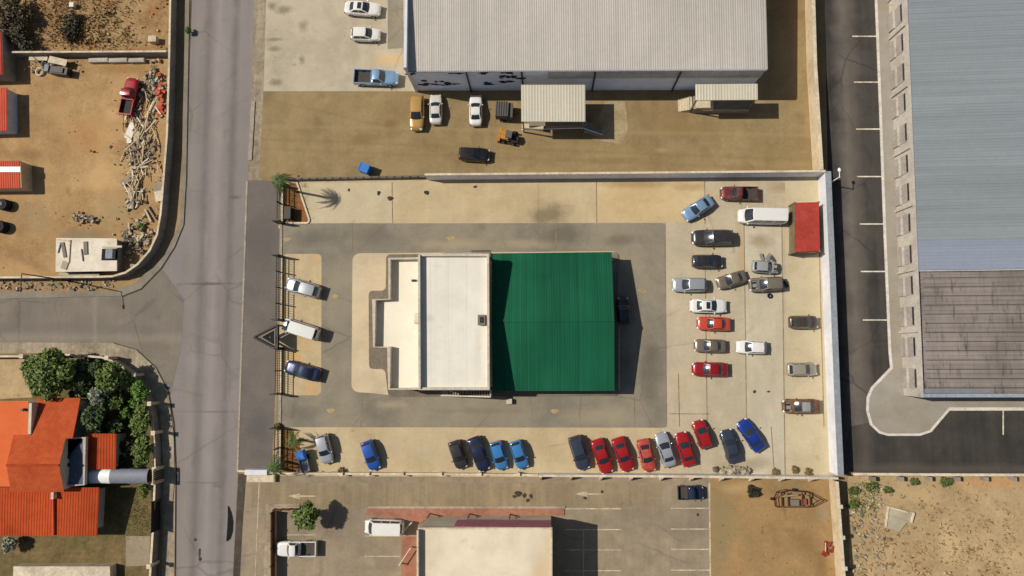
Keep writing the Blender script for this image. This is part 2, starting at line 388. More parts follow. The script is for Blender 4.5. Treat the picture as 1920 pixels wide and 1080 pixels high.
surf('joint', C(128, 108, 78), C(150, 130, 96), big=.4, vary=.2)
surf('dark_patch', C(26, 25, 22), C(34, 31, 27), big=.6, vary=.15)
surf('gutter', C(84, 74, 60), C(70, 62, 52), big=.4, vary=.15)
surf('oil', C(76, 66, 54), C(60, 52, 44), big=.8, vary=.2)

# ------------------------------------------------------------------ ground, roads, lots (sheets a few mm apart)
E = 6.0   # how far the plates run past the frame is given in pixels below
g = MB(); g.poly([(-1500, -1500, 0), (1500, -1500, 0), (1500, 1500, 0), (-1500, 1500, 0)])
o = g.build('ground', 'earth'); o['kind'] = 'structure'
sheet('main_road', [(371, -500), (358, 0), (352, 110), (347, 330), (342, 420), (325, 462), (300, 500), (262, 540), (225, 556), (225, 645), (262, 661),
      (298, 700), (318, 745), (327, 800), (331, 880), (329, 1080), (326, 1500), (420, 1500), (437, 1080), (446, 884), (456, 580), (464, 338), (477, 0), (496, -500)], .012, 'road_concrete')
sheet('side_road', [(-700, 562), (0, 560), (225, 556), (300, 500), (345, 560), (340, 650), (320, 740), (262, 661), (225, 644), (0, 642), (-700, 642)], .020, 'side_road_concrete')
# verges and pavements
sheet('verge', [(478, -500), (477, 0), (464, 338), (490, 338), (494, 170), (499, 0), (512, -500)], .008, 'verge')
rise('kerb', [(471, 190), (465, 300), (472, 300), (478, 190)], 0, .12, 'kerb_concrete')
rise('pavement', [(355, 0), (356, -500), (349, -500), (346, 0), (341, 330), (337, 420), (318, 458), (290, 495), (252, 532), (205, 546), (0, 548), (-600, 548),
      (-600, 562), (0, 560), (228, 555), (264, 541), (302, 502), (327, 463), (344, 421), (349, 330), (353, 110)], 0, .10, 'pavement_grey')
rise('pavement', [(-600, 642), (0, 642), (210, 643), (255, 656), (292, 690), (315, 735), (325, 795), (329, 880), (327, 1080), (324, 1500), (295, 1500), (303, 1080),
      (306, 880), (300, 780), (280, 730), (250, 695), (205, 672), (120, 662), (-600, 665)], 0, .10, 'verge')
sheet('apron', [(464, 338), (528, 339), (524, 420), (519, 600), (516, 740), (508, 884), (446, 884), (456, 580)], .010, 'apron_asphalt')
em = MB()
for a, b in (((463, 340), (455, 580)), ((455, 580), (445, 884))): strip(em, a, b, .22, .034)
for y in (768.5,): strip(em, (1785, 767.5), (2300, 767), .2, .128)
o = em.build('road_edge', 'kerb_concrete'); o['kind'] = 'structure'
em = MB()
edge = [(341.5, 330), (344, 420), (327, 463), (302, 502), (264, 541), (228, 555)]
em2 = [P(x+1.5, y+.5, .02) for x, y in [(357, 0), (353, 118), (349, 330), (344, 421), (327, 463), (302, 503), (264, 542), (228, 556)]]
em.path_wall(em2, .03, .14, 0)
em.path_wall([P(x, y, .02) for x, y in [(212, 643), (257, 656), (294, 690), (317, 735), (327, 795), (331, 880), (329, 1080), (326, 1300)]], .03, .14, 0)
o = em.build('gutter_line', 'gutter'); o['kind'] = 'structure'
# warehouse yard
sheet('concrete_pad', [(512, -500), (499, 0), (494, 171), (780, 171), (758, 60), (758, -500)], .014, 'pale_concrete')
sheet('dirt_yard', [(494, 171), (485, 334), (800, 332), (1552, 326), (1546, 0), (1546, -500), (1380, -500), (1420, 150), (780, 171)], .010, 'yard_dirt')
sheet('ramp_pad', [(1134, 190), (1172, 190), (1178, 240), (1166, 270), (1110, 262)], .018, 'worn_pad')
sheet('walkway', [(727, -300), (752, -300), (757, 90), (727, 92)], .022, 'ring_asphalt')
# dealer's compound
sheet('compound_slab', [(528, 339), (1120, 336), (1120, 425), (522, 428)], .014, 'slab_concrete')
sheet('compound_lot', [(1120, 336), (1546, 332), (1556, 600), (1572, 896), (1235, 896), (1235, 425), (1120, 425)], .012, 'lot_concrete')
sheet('compound_apron', [(519, 795), (1260, 795), (1260, 896), (508, 892)], .010, 'slab_concrete')
sheet('ring_drive', rnd([(525, 419), (1246, 418), (1250, 802), (517, 801)], 6), .020, 'ring_asphalt')
sheet('parking_bay', rnd([(530, 476), (603, 476), (602, 741), (519, 741)], 10), .026, 'bay_concrete')
rise('island', rnd([(661, 475), (1160, 471), (1162, 700), (1162, 739), (730, 741), (700, 737), (659, 735)], 16), .0, .13, 'island_concrete')
sheet('grey_strip', rnd([(724, 477), (1160, 473), (1160, 742), (728, 744), (722, 692), (692, 692), (691, 545), (723, 545)], 9), .137, 'grey_paving')
surf('slab_pale', C(194, 180, 150), C(184, 170, 140), big=.12, vary=.06, fine=3, fvary=.06, stains=[(C(140, 122, 98), .5, .66, .8, .4)], streak=[(R(80), .2, .9, .07)], spots=[(1425, 450, 2, 1.2, C(136, 116, 88), .6), (1410, 870, 3, 1.0, C(140, 122, 94), .5)])
surf('slab_warm', C(200, 174, 126), C(192, 162, 110), big=.12, vary=.08, fine=3, fvary=.06, stains=[(C(160, 124, 80), .5, .64, .8, .5)], spots=[(1190, 345, 6, .8, C(150, 118, 76), .6), (1300, 350, 3, .7, C(150, 118, 76), .5)])
surf('slab_grey', C(196, 178, 140), C(186, 168, 130), big=.12, vary=.07, fine=3, fvary=.06, stains=[(C(130, 112, 84), .6, .66, .8, .5)])
sheet('concrete_panel', [(1394, 422), (1467, 421), (1473, 889), (1400, 889)], .017, 'slab_pale')
sheet('concrete_panel', [(1120, 341), (1320, 339), (1322, 417), (1120, 417)], .019, 'slab_warm')
sheet('concrete_panel', [(580, 343), (735, 342), (736, 417), (580, 418)], .019, 'slab_grey')
sheet('concrete_panel', [(1472, 340), (1545, 338), (1552, 600), (1568, 889), (1474, 889)], .0165, 'slab_grey')
jm = MB()
for a, b in [((735, 342), (736, 418)), ((1118, 340), (1119, 417)), ((1321, 340), (1322, 420)), ((1247, 418), (1250, 800)), ((1322, 480), (1326, 802)),
             ((1395, 420), (1400, 800)), ((1466, 420), (1472, 890)), ((1255, 776), (1330, 776)), ((1272, 700), (1274, 800)), ((1393, 420), (1475, 420)),
             ((679, 742), (677, 800)), ((660, 418), (661, 470)), ((1190, 742), (1190, 800)), ((1446, 800), (1452, 890)), ((1042, 418), (1043, 470)), ((1535, 420), (1545, 800))]:
    strip(jm, a, b, .10, .031)
strip(jm, (463, 340), (446, 884), .01, .031)
o = jm.build('slab_joints', 'joint'); o['kind'] = 'structure'
ym = MB()
for x, y in [(538, 449), (845, 447), (627, 556), (1040, 771), (620, 770), (1205, 545)]:
    c = P(x, y, .03)
    ym.poly([(c.x+.55*math.cos(t*.7)*(1+.3*math.sin(t*2.1)), c.y+.28*math.sin(t*.7), .03) for t in range(9)])
o = ym.build('yellow_marks', 'yellow_mark'); o['kind'] = 'structure'
# east asphalt yard
sheet('asphalt_yard', [(1528, -500), (1537, 0), (1546, 320), (1550, 500), (1566, 760), (1574, 888), (1725, 888), (1725, 700), (1690, 0), (1660, -500)], .006, 'dark_asphalt')
sheet('asphalt_yard_south', [(1640, 790), (1700, 760), (2400, 745), (2400, 890), (1574, 889), (1594, 800)], .018, 'dark_asphalt_across')
walk = [(1632, -500), (1643, 0), (1651, 200), (1660, 450), (1669, 660), (1672, 690), (1636, 727), (1628, 745), (1627, 770), (1634, 796), (1650, 811), (1665, 815),
        (1725, 815), (1745, 808), (1780, 767), (2400, 766), (2400, 700), (1760, 700), (1720, 300), (1700, -500)]
rise('walkway_east', walk, 0, .12, 'walk_concrete')
km = MB()
ctr = [P(x, y, .125) for x, y in walk[:16]]
km.path_wall(ctr, .135, .28, .0)
o = km.build('kerb_east', 'kerb_pale'); o['kind'] = 'structure'
lm = MB()
for x0, x1, y in [(1598, 1646, 68), (1601, 1650, 154), (1605, 1653, 242), (1607, 1656, 331), (1612, 1661, 420), (1614, 1663, 509), (1618, 1666, 600)]:
    strip(lm, (x0, y), (x1, y), .16, .024)
strip(lm, (1881, 768), (1881, 815), .16, .024)
for x in range(1972, 2400, 92): strip(lm, (x, 768), (x, 815), .16, .024)
o = lm.build('parking_lines_east', 'white_line'); o['kind'] = 'structure'
# south lots
sheet('south_lot', [(447, 890), (600, 893), (1335, 898), (1331, 1080), (1320, 1500), (420, 1500), (438, 1080)], .010, 'south_concrete')
sheet('driveway', [(470, 905), (1240, 905), (1240, 950), (470, 952)], .016, 'drive_asphalt')
sheet('gutter', [(447, 888), (462, 890), (460, 915), (455, 985), (450, 1080), (438, 1500), (424, 1500), (437, 1080)], .020, 'gutter')
rise('brick_pavement', [(688, 953), (1058, 953), (1058, 966), (1030, 967), (808, 968), (795, 976), (785, 985), (758, 972), (686, 966)], 0, .11, 'red_paver')
rise('kerb_south', [(690, 949), (1060, 949), (1060, 953.5), (688, 953.5)], 0, .135, 'kerb_concrete')
sheet('brick_bay', [(753, 1006), (783, 1006), (783, 1200), (750, 1200)], .022, 'red_paver')
rise('pavement_south', [(497, 945), (562, 944), (562, 958), (512, 960), (512, 1300), (492, 1300)], 0, .10, 'verge')
lm = MB()
for y in (953, 992, 1030, 1069, 1108): strip(lm, (1258, y), (1330, y), .13, .022)
for y in (954, 993, 1031, 1070, 1108): strip(lm, (1058, y), (1165, y), .13, .022)
for y in (1005, 1043, 1082): strip(lm, (684, y), (750, y), .10, .026)
strip(lm, (535, 1003), (592, 1003), .08, .024)
strip(lm, (1094, 993), (1094, 1100), .12, .026)
strip(lm, (486, 905), (478, 1090), .10, .024)
strip(lm, (1330, 905), (1332, 1090), .2, .026)
for x, y, l in ((539, 930, 52), (1078, 926, 50)):
    lm.poly([P(x, y, .03), P(x+24, y-5, .03), P(x+22, y-1, .03), P(x+l, y-1, .03), P(x+l, y+1.6, .03), P(x+22, y+1.6, .03), P(x+24, y+6, .03)])
o = lm.build('road_markings_south', 'worn_line'); o['kind'] = 'structure'
sheet('ochre_lot', [(1333, 899), (1560, 902), (1570, 1080), (1580, 1500), (1320, 1500), (1331, 1080)], .014, 'ochre_dirt')
sheet('sand_lot', [(1590, 893), (2400, 893), (2400, 1500), (1600, 1500)], .010, 'sand_dirt')
# west lots
sheet('scrub_lot', [(-700, -500), (322, -500), (318, 97), (-700, 97)], .010, 'scrub_dirt')
sheet('red_dirt_lot', [(-700, 97), (320, 97), (312, 330), (298, 440), (270, 490), (214, 522), (-700, 524)], .012, 'red_dirt')
sheet('garden', [(-700, 668), (120, 664), (205, 674), (250, 697), (282, 735), (297, 790), (302, 880), (296, 1080), (290, 1500), (-700, 1500)], .010, 'garden_soil')
sheet('garden_path', [(0, 672), (60, 672), (55, 720), (60, 745), (0, 748), (-300, 748), (-300, 672)], .016, 'sand_dirt')
sheet('garden_terrace', [(236, 1005), (282, 1005), (280, 1060), (236, 1062)], .016, 'south_concrete')
# the near-black and oily marks on road and drive
dm = MB(); dm.poly([P(x, y, .028) for x, y in [(427, 948), (430, 950), (435, 962), (438, 978), (437, 996), (433, 1010), (427, 1015), (424, 1014), (426, 990), (427, 965)]])
o = dm.build('dark_road_patch', 'dark_patch'); o['kind'] = 'structure'
om = MB()
def blot(m, x, y, rx, ry, z, seed):
    q = random.Random(seed); c = P(x, y, z); n = 11
    m.poly([(c.x+rx*(.6+.6*q.random())*math.cos(2*math.pi*i/n), c.y+ry*(.6+.6*q.random())*math.sin(2*math.pi*i/n), z) for i in range(n)])
for i, (x, y, rx, ry) in enumerate([(972, 925, .5, .35), (984, 929, .3, .3), (990, 938, .3, .25), (996, 930, .25, .3), (965, 931, .35, .2), (1097, 934, .22, .2), (1129, 922, .2, .2),
        (1308, 965, .2, .2), (800, 361, .45, .35), (654, 356, .18, .25), (891, 350, .25, .2), (710, 362, .3, .3), (732, 372, .5, .3), (374, 1035, .16, .6), (366, 1012, .25, .2), (375, 1048, .2, .3),
        (1415, 734, .25, .2), (1441, 734, .2, .12), (560, 330, .2, .15)]):
    blot(om, x, y, rx, ry, .034, i)
o = om.build('oil_stains', 'oil'); o['kind'] = 'structure'
# ------------------------------------------------------------------ walls and buildings
surf('wall_grey', C(150, 138, 122), C(128, 118, 104), big=.3, vary=.12, fine=2.5, fvary=.12)
surf('wall_cap', C(214, 196, 164), C(190, 172, 142), big=.5, vary=.12)
surf('wall_white', C(218, 217, 217), C(208, 207, 206), big=.3, vary=.05, fine=2, fvary=.05, stains=[(C(150, 140, 128), .5, .66, .8, .3)])
surf('wall_top_grey', C(140, 145, 148), C(132, 137, 141), big=.3, vary=.07)
surf('wall_pale', C(226, 226, 230), C(214, 214, 218), big=.3, vary=.06)
surf('facade_grey', C(164, 154, 142), C(150, 141, 130), big=.3, vary=.07)
surf('facade_pale', C(188, 177, 160), C(174, 163, 146), big=.3, vary=.07)
surf('wall_tan', C(206, 184, 146), C(190, 166, 126), big=.3, vary=.10, fine=3, fvary=.1)
surf('wall_blue', C(232, 234, 244), C(222, 224, 236), big=.2, vary=.06, fine=2, fvary=.06)
surf('wall_band', C(188, 184, 176), C(172, 168, 160), big=.3, vary=.06)
surf('wall_cream', C(206, 192, 166), C(190, 176, 150), big=.3, vary=.07, fine=3, fvary=.07)
surf('wall_plum', C(176, 108, 116), C(166, 102, 110), big=.4, vary=.06)
surf('wall_render', C(186, 176, 158), C(170, 160, 142), big=.3, vary=.07)
plain('soot', C(40, 42, 52), .8)
plain('dark_steel', C(50, 44, 38), .5, .3)
plain('rail_steel', C(120, 112, 100), .5, .4)
plain('white_paint', C(232, 230, 224), .5)
plain('galvanised', C(176, 178, 178), .4, .6)
plain('window_dark', C(28, 28, 28), .15, 0, .5)
plain('plinth', C(196, 180, 150), .9)
plain('grey_box', C(120, 112, 100), .8)
plain('dark_void', C(24, 24, 26), .9)
plain('rubber', C(26, 26, 27), .85)
plain('red_rust', C(186, 74, 50), .7, 0, .3, .2)
plain('orange_wall', C(214, 96, 44), .8)

def wall(name, px, h, t, mat, label, capmat=None, capw=None, caph=.07, z0=0.0, posts=None, group=None, ref=None):
    """px is the top line as the photo shows it"""
    pts = [P(x, y, h) for x, y in px]
    base = sum((Vector((p.x, p.y, 0)) for p in pts), Vector())/len(pts)
    rt = thing(name, (base.x, base.y, 0), label, 'wall', group)
    m = MB(); m.path_wall(pts, h-(caph if capmat else 0), t, z0); m.build('masonry', mat, rt)
    if capmat:
        m = MB(); m.path_wall(pts, h, capw or t+.06, h-caph+.001); m.build('coping', capmat, rt)
    for (x, y, sx, sy, hh, mt) in (posts or []):
        c = P(x, y, hh); m = MB(); m.box((c.x, c.y, hh/2), (sx, sy, hh)); m.box((c.x, c.y, hh+.04), (sx+.08, sy+.08, .08)); m.build('pillar', mt, rt)
    return rt

wall('perimeter_wall', [(327, -300), (319, 0), (317, 110), (313, 250), (306, 340), (301, 400), (294, 440), (280, 470), (258, 495), (235, 511), (210, 518), (180, 519), (0, 520), (-400, 522)],
     1.38, .24, 'wall_grey', 'long grey block wall curving round the corner of the red dirt yard', 'wall_cap', .26)
wall('divider_wall', [(20, 97.5), (312, 96)], 1.45, .22, 'wall_grey', 'straight grey wall between the scrubby lot and the red dirt yard', 'wall_cap', .24)
# compound
wall('north_boundary_wall', [(796, 327), (1160, 324), (1548, 320.5)], 2.3, .22, 'wall_pale', 'grey rendered wall with pale coping along the north side of the car compound', 'wall_cap', .26,
     )
ew = wall('white_boundary_wall', [(1553, 321), (1561, 500), (1571, 760), (1577, 892)], 2.4, .5, 'wall_white', 'tall white painted wall along the east side of the car compound', 'wall_top_grey', .66, .12)
cm = MB()
a, b = P(534, 334, 1.0), P(796, 329, 1.0)
fr = thing('wire_fence', ((a.x+b.x)/2, (a.y+b.y)/2, 0), 'low grey rail fence on a plinth between palm tree and grey wall', 'fence')
m = MB(); m.path_wall([a, b], .45, .2); m.build('plinth', 'wall_grey', fr)
m = MB()
m.tube((a.x, a.y, 1.0), (b.x, b.y, 1.0), .04); m.tube((a.x, a.y, .72), (b.x, b.y, .72), .03); m.build('rail', 'rail_steel', fr)
for i in range(19):
    p = a.lerp(b, i/18); m = MB(); m.tube((p.x, p.y, .45), (p.x, p.y, 1.05), .045); m.build('post', 'rail_steel', fr)
wall('low_boundary_wall', [(445, 883), (500, 886), (540, 888), (800, 889), (1009, 891)], .75, .2, 'wall_cream', 'low cream wall between the row of parked cars and the driveway', 'wall_cap', .24,
     posts=[(x, 889.5, .3, .34, .9, 'wall_cap') for x in (640, 690, 754, 826, 900, 972)])
wall('buttressed_wall', [(1010, 892), (1300, 893.5), (1572, 897)], 1.5, .2, 'wall_white', 'white wall with slanted buttresses along the south side of the compound', 'wall_cap', .26)
for i, x in enumerate(range(1014, 1572, 57)):
    c = P(x, 893+(x-1014)*.006, 1.5); m = MB()
    vs = [(c.x-.12, c.y-.05, 0), (c.x+.12, c.y-.05, 0), (c.x+.12, c.y-.05, 1.45), (c.x-.12, c.y-.05, 1.45), (c.x-.12, c.y-.75, 0), (c.x+.12, c.y-.75, 0), (c.x+.12, c.y-.2, 1.4), (c.x-.12, c.y-.2, 1.4)]
    m.add(vs, [(4, 5, 6, 7), (2, 3, 7, 6), (0, 4, 7, 3), (1, 2, 6, 5), (0, 1, 5, 4), (0, 3, 2, 1)])
    rt = [o for o in bpy.data.objects if o.name == 'buttressed_wall'][0]
    m.build('buttress', 'wall_cap', rt)
wall('yard_wall', [(1525, -300), (1525.5, 0), (1529, 120), (1541, 318)], 2.3, .26, 'wall_tan', 'tan wall between the warehouse dirt yard and the black asphalt yard', 'wall_cap', .4)
# wall below the asphalt yard with posts
aw = wall('asphalt_yard_wall', [(1600, 889), (1750, 890), (2300, 892)], 1.2, .2, 'wall_grey', 'pale topped wall with grey piers below the black asphalt yard', 'wall_cap', .3)
for x in range(1640, 2290, 53):
    c = P(x, 893, 1.2); m = MB(); m.box((c.x, c.y-.35, .55), (.34, .5, 1.1)); m.build('pier', 'wall_grey', aw)
ow = wall('ochre_lot_wall', [(1570, 903), (1576, 985), (1583, 1080), (1600, 1300)], 2.0, .25, 'wall_tan', 'tan wall running down the right side of the ochre dirt lot', 'wall_cap', .3)
for y in (950, 1008, 1066):
    c = P(1573+(y-903)*.073, y, 2.0); m = MB(); m.box((c.x, c.y, 1.04), (.42, .42, 2.08)); m.build('pillar', 'wall_cream', ow)
# garden wall with pillars
gp = [(-300, 669), (60, 668), (125, 665), (190, 670), (215, 678), (247, 700), (270, 735), (283, 775), (289, 830), (290, 900), (286, 1000), (281, 1080), (270, 1400)]
gw = wall('garden_wall', gp, 1.3, .22, 'wall_grey', 'curved grey garden wall with cream pillars round the tree filled garden', 'wall_cap', .26)
for x, y in [(200, 671), (251, 703), (280, 757), (287, 812), (289, 880), (288, 905), (279, 1062), (143, 667), (40, 668)]:
    c = P(x, y, 1.95); m = MB(); m.box((c.x, c.y, .97), (.34, .34, 1.94)); m.box((c.x, c.y, 1.98), (.52, .52, .09)); m.build('pillar', 'wall_cap', gw)

m = MB(); rp = [P(x-1, y, 1.85) for x, y in [(281, 757), (288, 812), (289.5, 880), (289, 905), (286, 940)]]
for a, b in zip(rp, rp[1:]): m.tube(a, b, .04)
m.build('top_rail', 'dark_steel', gw)
a, b = P(283.5, 942, 1.95), P(282.5, 999, 1.95)
m = MB(); m.path_wall([a, b], 1.95, .06, .1)
gt = thing('solid_gate', ((a.x+b.x)/2, (a.y+b.y)/2, 0), 'dark solid gate panel in the straight part of the garden wall', 'gate')
m.build('gate_leaf', 'dark_steel', gt)
for p in (a, b):
    m = MB(); m.box((p.x, p.y, 1.0), (.12, .12, 2.0)); m.build('gate_post', 'dark_steel', gt)
# ---- ribbed roofing: modelled ribs
def roof_plane(m, q, pitch, rib=.05, wid=.09, along=0, under=.08):
    """q: four corners (world). ribs run from edge q0q1 to edge q3q2 (along=0) or q0q3 to q1q2."""
    a, b, c, d = [Vector(v) for v in q]
    if along: a, b, c, d = a, d, c, b
    n = (b-a).cross(d-a).normalized()
    if n.z < 0: n = -n
    L = (b-a).length; k = max(2, int(L/pitch)); vs = []; fs = []
    prof = []
    for i in range(k):
        s0 = i/k; wv = wid/L
        prof += [(s0, 0), (s0+(1/k)*.5-wv, 0), (s0+(1/k)*.5-wv*.5, rib), (s0+(1/k)*.5+wv*.5, rib), (s0+(1/k)*.5+wv, 0)]
    prof.append((1, 0))
    for s0, h in prof:
        p, q_ = a.lerp(b, s0), d.lerp(c, s0)
        vs += [p+n*h, q_+n*h]
    up = (vs[2]-vs[0]).cross(vs[1]-vs[0]).z
    for i in range(len(prof)-1):
        f = (2*i, 2*i+2, 2*i+3, 2*i+1)
        fs.append(f if up < 0 or True else f[::-1])
    m.add(vs, fs)
    o = len(m.v); dn = Vector((0, 0, -under))
    m.add([a+dn, b+dn, c+dn, d+dn, a, b, c, d], [(0, 1, 2, 3), (0, 4, 5, 1), (1, 5, 6, 2), (2, 6, 7, 3), (3, 7, 4, 0)])
def Q(pts, z):
    return [P(x, y, zz) for (x, y), zz in zip(pts, z if isinstance(z, (list, tuple)) else [z]*len(pts))]

# ---- warehouse
sheet_metal('cream_roof', C(184, 175, 162), C(172, 164, 152), 0, .10, 2.4, .45)
sheet_metal('cream_roof_small', C(196, 187, 164), C(188, 179, 158), 0, .10, 3.0, .45)
HW = 6.2
sw, se = P(765, 131, HW), P(1437, 128, HW)
nw_, ne = Vector((P(752, -100, HW).x-.6, sw.y+46, HW)), Vector((se.x+.2, se.y+46, HW))
nw_ = Vector((sw.x-.35, sw.y+46, HW))
def wy(x): return sw.y+(se.y-sw.y)*(x-sw.x)/(se.x-sw.x)
wang = math.atan2(se.y-sw.y, se.x-sw.x)
wh = thing('warehouse', ((sw.x+se.x)/2, sw.y+20, 0), 'large warehouse with cream ribbed metal roof and bluish south wall', 'warehouse')
m = MB(); mid_w, mid_e = Vector((sw.x, sw.y+23, HW+1.3)), Vector((se.x, se.y+23, HW+1.3))
roof_plane(m, (sw+Vector((0, -.15, 0)), se+Vector((.15, -.15, 0)), mid_e+Vector((.15, 0, 0)), mid_w), .27, .016, .08)
roof_plane(m, (nw_, ne, mid_e+Vector((.15, 0, 0)), mid_w), .27, .016, .08)
m.build('roof', 'cream_roof', wh)
m = MB(); m.prism([(sw.x, sw.y), (se.x, se.y), (ne.x, ne.y), (nw_.x, nw_.y)], 0, HW-.12); m.build('wall', 'wall_blue', wh)
m = MB(); xm = (sw.x+se.x)/2+8.5; m.box((xm, wy(xm)-.01, 4.75), (se.x-sw.x-16.9, .12, 2.0), wang); m.build('wall_band', 'wall_band', wh)
# west parapet wall stands higher than the roof
p0, p1 = P(752.5, 0, HW+1.1), P(757.5, 126, HW+1.1)
pw = MB(); wx = p1.x
pw.box((wx+.12, (sw.y-.1+nw_.y)/2, (HW+1.1)/2), (.34, nw_.y-sw.y+.3, HW+1.1)); pw.build('parapet', 'wall_white', wh)
m = MB(); m.box((sw.x-.15+.02, (sw.y+nw_.y)/2, HW-.06), (.9, nw_.y-sw.y, .06)); m.build('gutter', 'wall_top_grey', wh)
for x in (873, 978, 1117, 1279):
    c = P(x, 131, HW); m = MB(); m.tube((c.x, wy(c.x)-.16, .1), (c.x, wy(c.x)-.16, HW-.1), .10); m.build('downpipe', 'dark_steel', wh)
m = MB(); m.box(((sw.x+se.x)/2, (sw.y+se.y)/2-.22, HW-.02), (se.x-sw.x, .16, .12), wang); m.build('eave_gutter', 'wall_top_grey', wh)
# spray-painted shapes on the south wall
q = random.Random(3)
def smear(cx, cz, wd, hh, n):
    gm = MB()
    for i in range(n):
        x = cx+(q.random()-.5)*wd; z = cz+(q.random()-.5)*hh
        k = 9; rx = .25+.5*q.random(); rz = .12+.25*q.random()
        vs = [(x+rx*(.6+.5*q.random())*math.cos(2*math.pi*j/k), wy(x)-.02-.0007*i, z+rz*(.6+.5*q.random())*math.sin(2*math.pi*j/k)) for j in range(k)]
        vs = [(a_, b_+(a_-x)*math.tan(wang), c_) for a_, b_, c_ in vs]
        gm.add(vs, [tuple(range(k-1, -1, -1))])
    gm.build('graffiti', 'soot', wh)
cx1 = P(820, 150, 3).x; cx2 = P(935, 150, 3).x
smear(cx1-3.0, 5.0, 1.2, .5, 4); smear(cx1+2.6, 5.2, 1.6, .3, 5); smear(cx1-.6, 2.5, 4.2, 1.6, 16); smear(cx1+1.9, 2.7, 2.0, 1.5, 7)
smear(cx2-1.9, 5.2, .9, .4, 4); smear(cx2+1.2, 5.2, 1.2, .4, 4); smear(cx2+1.8, 4.0, 3.4, .8, 10); smear(cx2-1.4, 2.2, 1.3, .9, 6); smear(cx2+.8, 2.8, 1.5, .6, 5)
# loading canopies
def canopy(px, z, dock, label, mat='cream_roof_small'):
    q4 = Q(px, z); c = sum(q4, Vector())/4
    rt = thing('loading_dock', (c.x, c.y, 0), label, 'loading dock')
    m = MB(); roof_plane(m, (q4[3], q4[2], q4[1], q4[0]), .34, .02, .08, 0, .14); m.build('canopy_roof', mat, rt)
    m = MB(); m.prism([P(x, y, 1.0) for x, y in dock], 0, 1.0); m.build('platform', 'ring_asphalt', rt)
    for i in (2, 3):
        m = MB(); m.box((q4[i].x+(.2 if i == 3 else -.2), q4[i].y+.2, z/2), (.16, .16, z-.1)); m.build('post', 'rail_steel', rt)
    return rt
HC = 4.3
d1 = canopy([(977, 159), (1097, 159), (1097.5, 228), (977.5, 228)], HC, [(992, 190), (1092, 190), (1092, 236), (992, 236)], 'loading dock with wide square cream ribbed canopy beside a dark trailer')
m = MB(); a, b = P(980, 240, .1), P(1019, 243, .1)
pr = [P(1019, 232, 1.0), P(1019, 242, 1.0), P(978, 240, .02), P(978, 232, .02)]
m.add([tuple(v) for v in pr]+[(pr[0].x, pr[0].y, 0), (pr[1].x, pr[1].y, 0)], [(0, 3, 2, 1), (1, 2, 5), (0, 4, 3)]); m.build('ramp', 'pale_concrete', d1)
m = MB(); e = P(1127, 254, .02); f = P(1093, 240, 1.0); m.tube(P(1018, 242, 1.9), P(1093, 240, 1.9), .05); m.tube(P(1093, 240, 1.9), P(1130, 253, .9), .05)
for x in (1030, 1050, 1070, 1091): m.tube(P(x, 241, 1.0), P(x, 241, 1.9), .04)
m.tube(P(978, 243, .9), P(1018, 243, 1.9), .05)
m.build('handrail', 'white_paint', d1)
m = MB()
for i in range(6):
    t = i/6; c = P(1095, 236, 1.0).lerp(P(1127, 248, 0), t); m.box((c.x+.2, c.y, (1-t)*.5), (.42, 1.3, max(.1, 1-t)))
m.build('steps', 'ring_asphalt', d1)
d2 = canopy([(1304, 158), (1420.5, 157), (1421, 187), (1304.5, 188)], HC, [(1300, 180), (1406, 180), (1406, 207), (1300, 207)], 'loading dock with long narrow cream ribbed canopy at the warehouse corner')
m = MB()
for i in range(5):
    c = P(1298-i*0, 186, 1); m.box((c.x-.15-.32*i, c.y-.4, .42-.085*i), (.32, 1.7, .84-.17*i))
m.build('steps', 'plinth', d2)
m = MB(); m.tube(P(1338, 206, 1.9), P(1404, 206, 1.9), .05); m.tube(P(1292, 206, .9), P(1292, 178, .9), .04)
for x in (1340, 1360, 1382, 1403): m.tube(P(x, 206, 1.0), P(x, 206, 1.9), .04)
m.build('handrail', 'galvanised', d2)
m = MB(); c = P(1320, 197, 1.0); m.box((c.x, c.y, 1.25), (2.1, 1.1, .5)); m.build('ledge', 'plinth', d2)

# ---- east building
sheet_metal('lavender_roof', C(139, 145, 155), C(136, 142, 153), 1, .05, 3.2, .5, .0, .012, .10, .45, .6)
sheet_metal('blue_grey_roof', C(137, 142, 142), C(136, 142, 150), 1, .11, 3.2, .5, .0, .012, .10, .45, .6)
k = N('fibre_roof'); p = k.pos()
v = k.ramp(k.noise(p, 1.0, 5, .7, stretch=(.03, 2.6, .01)), .3, .7, .78, 1.2)
v = k.math('MULTIPLY', v, k.ramp(k.noise(p, 1.0, 5, .7, stretch=(1.3, .25, .01)), .3, .7, .88, 1.12))
col = k.mix(k.ramp(k.noise(p, .16, 4, .6), .42, .64), C(140, 129, 120), C(122, 112, 104))
col = k.mix(k.ramp(k.noise(p, 1.0, 4, .7, stretch=(1.9, .35, .01)), .55, .68, 0, .75), col, C(74, 66, 58))
k.done(k.scale(col, v), .9, 0, .2)
surf('parapet_blue', C(150, 158, 164), C(140, 147, 153), big=.3, vary=.06)
plain('lap_dark', C(86, 77, 69), .9, 0, .2, .35, .8)
HE = 3.7
b_top = P(1696.5, -6, HE); b_bot = P(1727, 745, HE); b_mid = P(1716, 508, HE)
eb = thing('long_building', (b_mid.x+15, b_mid.y, 0), 'long low building with blue grey metal roof and a weathered brown lower end', 'building')
XR = b_bot.x+60; YT = b_top.y+40
def xw(y): return b_bot.x+(b_top.x-b_bot.x)*(y-b_bot.y)/(b_top.y-b_bot.y)
m = MB()
yl = b_mid.y+3.6
roof_plane(m, ((xw(yl)+.3, yl, HE-.1), (xw(YT)+.3, YT, HE-.1), (XR, YT, HE+1.6), (XR, yl, HE+1.6)), .36, .022, .08)
m.build('metal_roof', 'blue_grey_roof', eb)
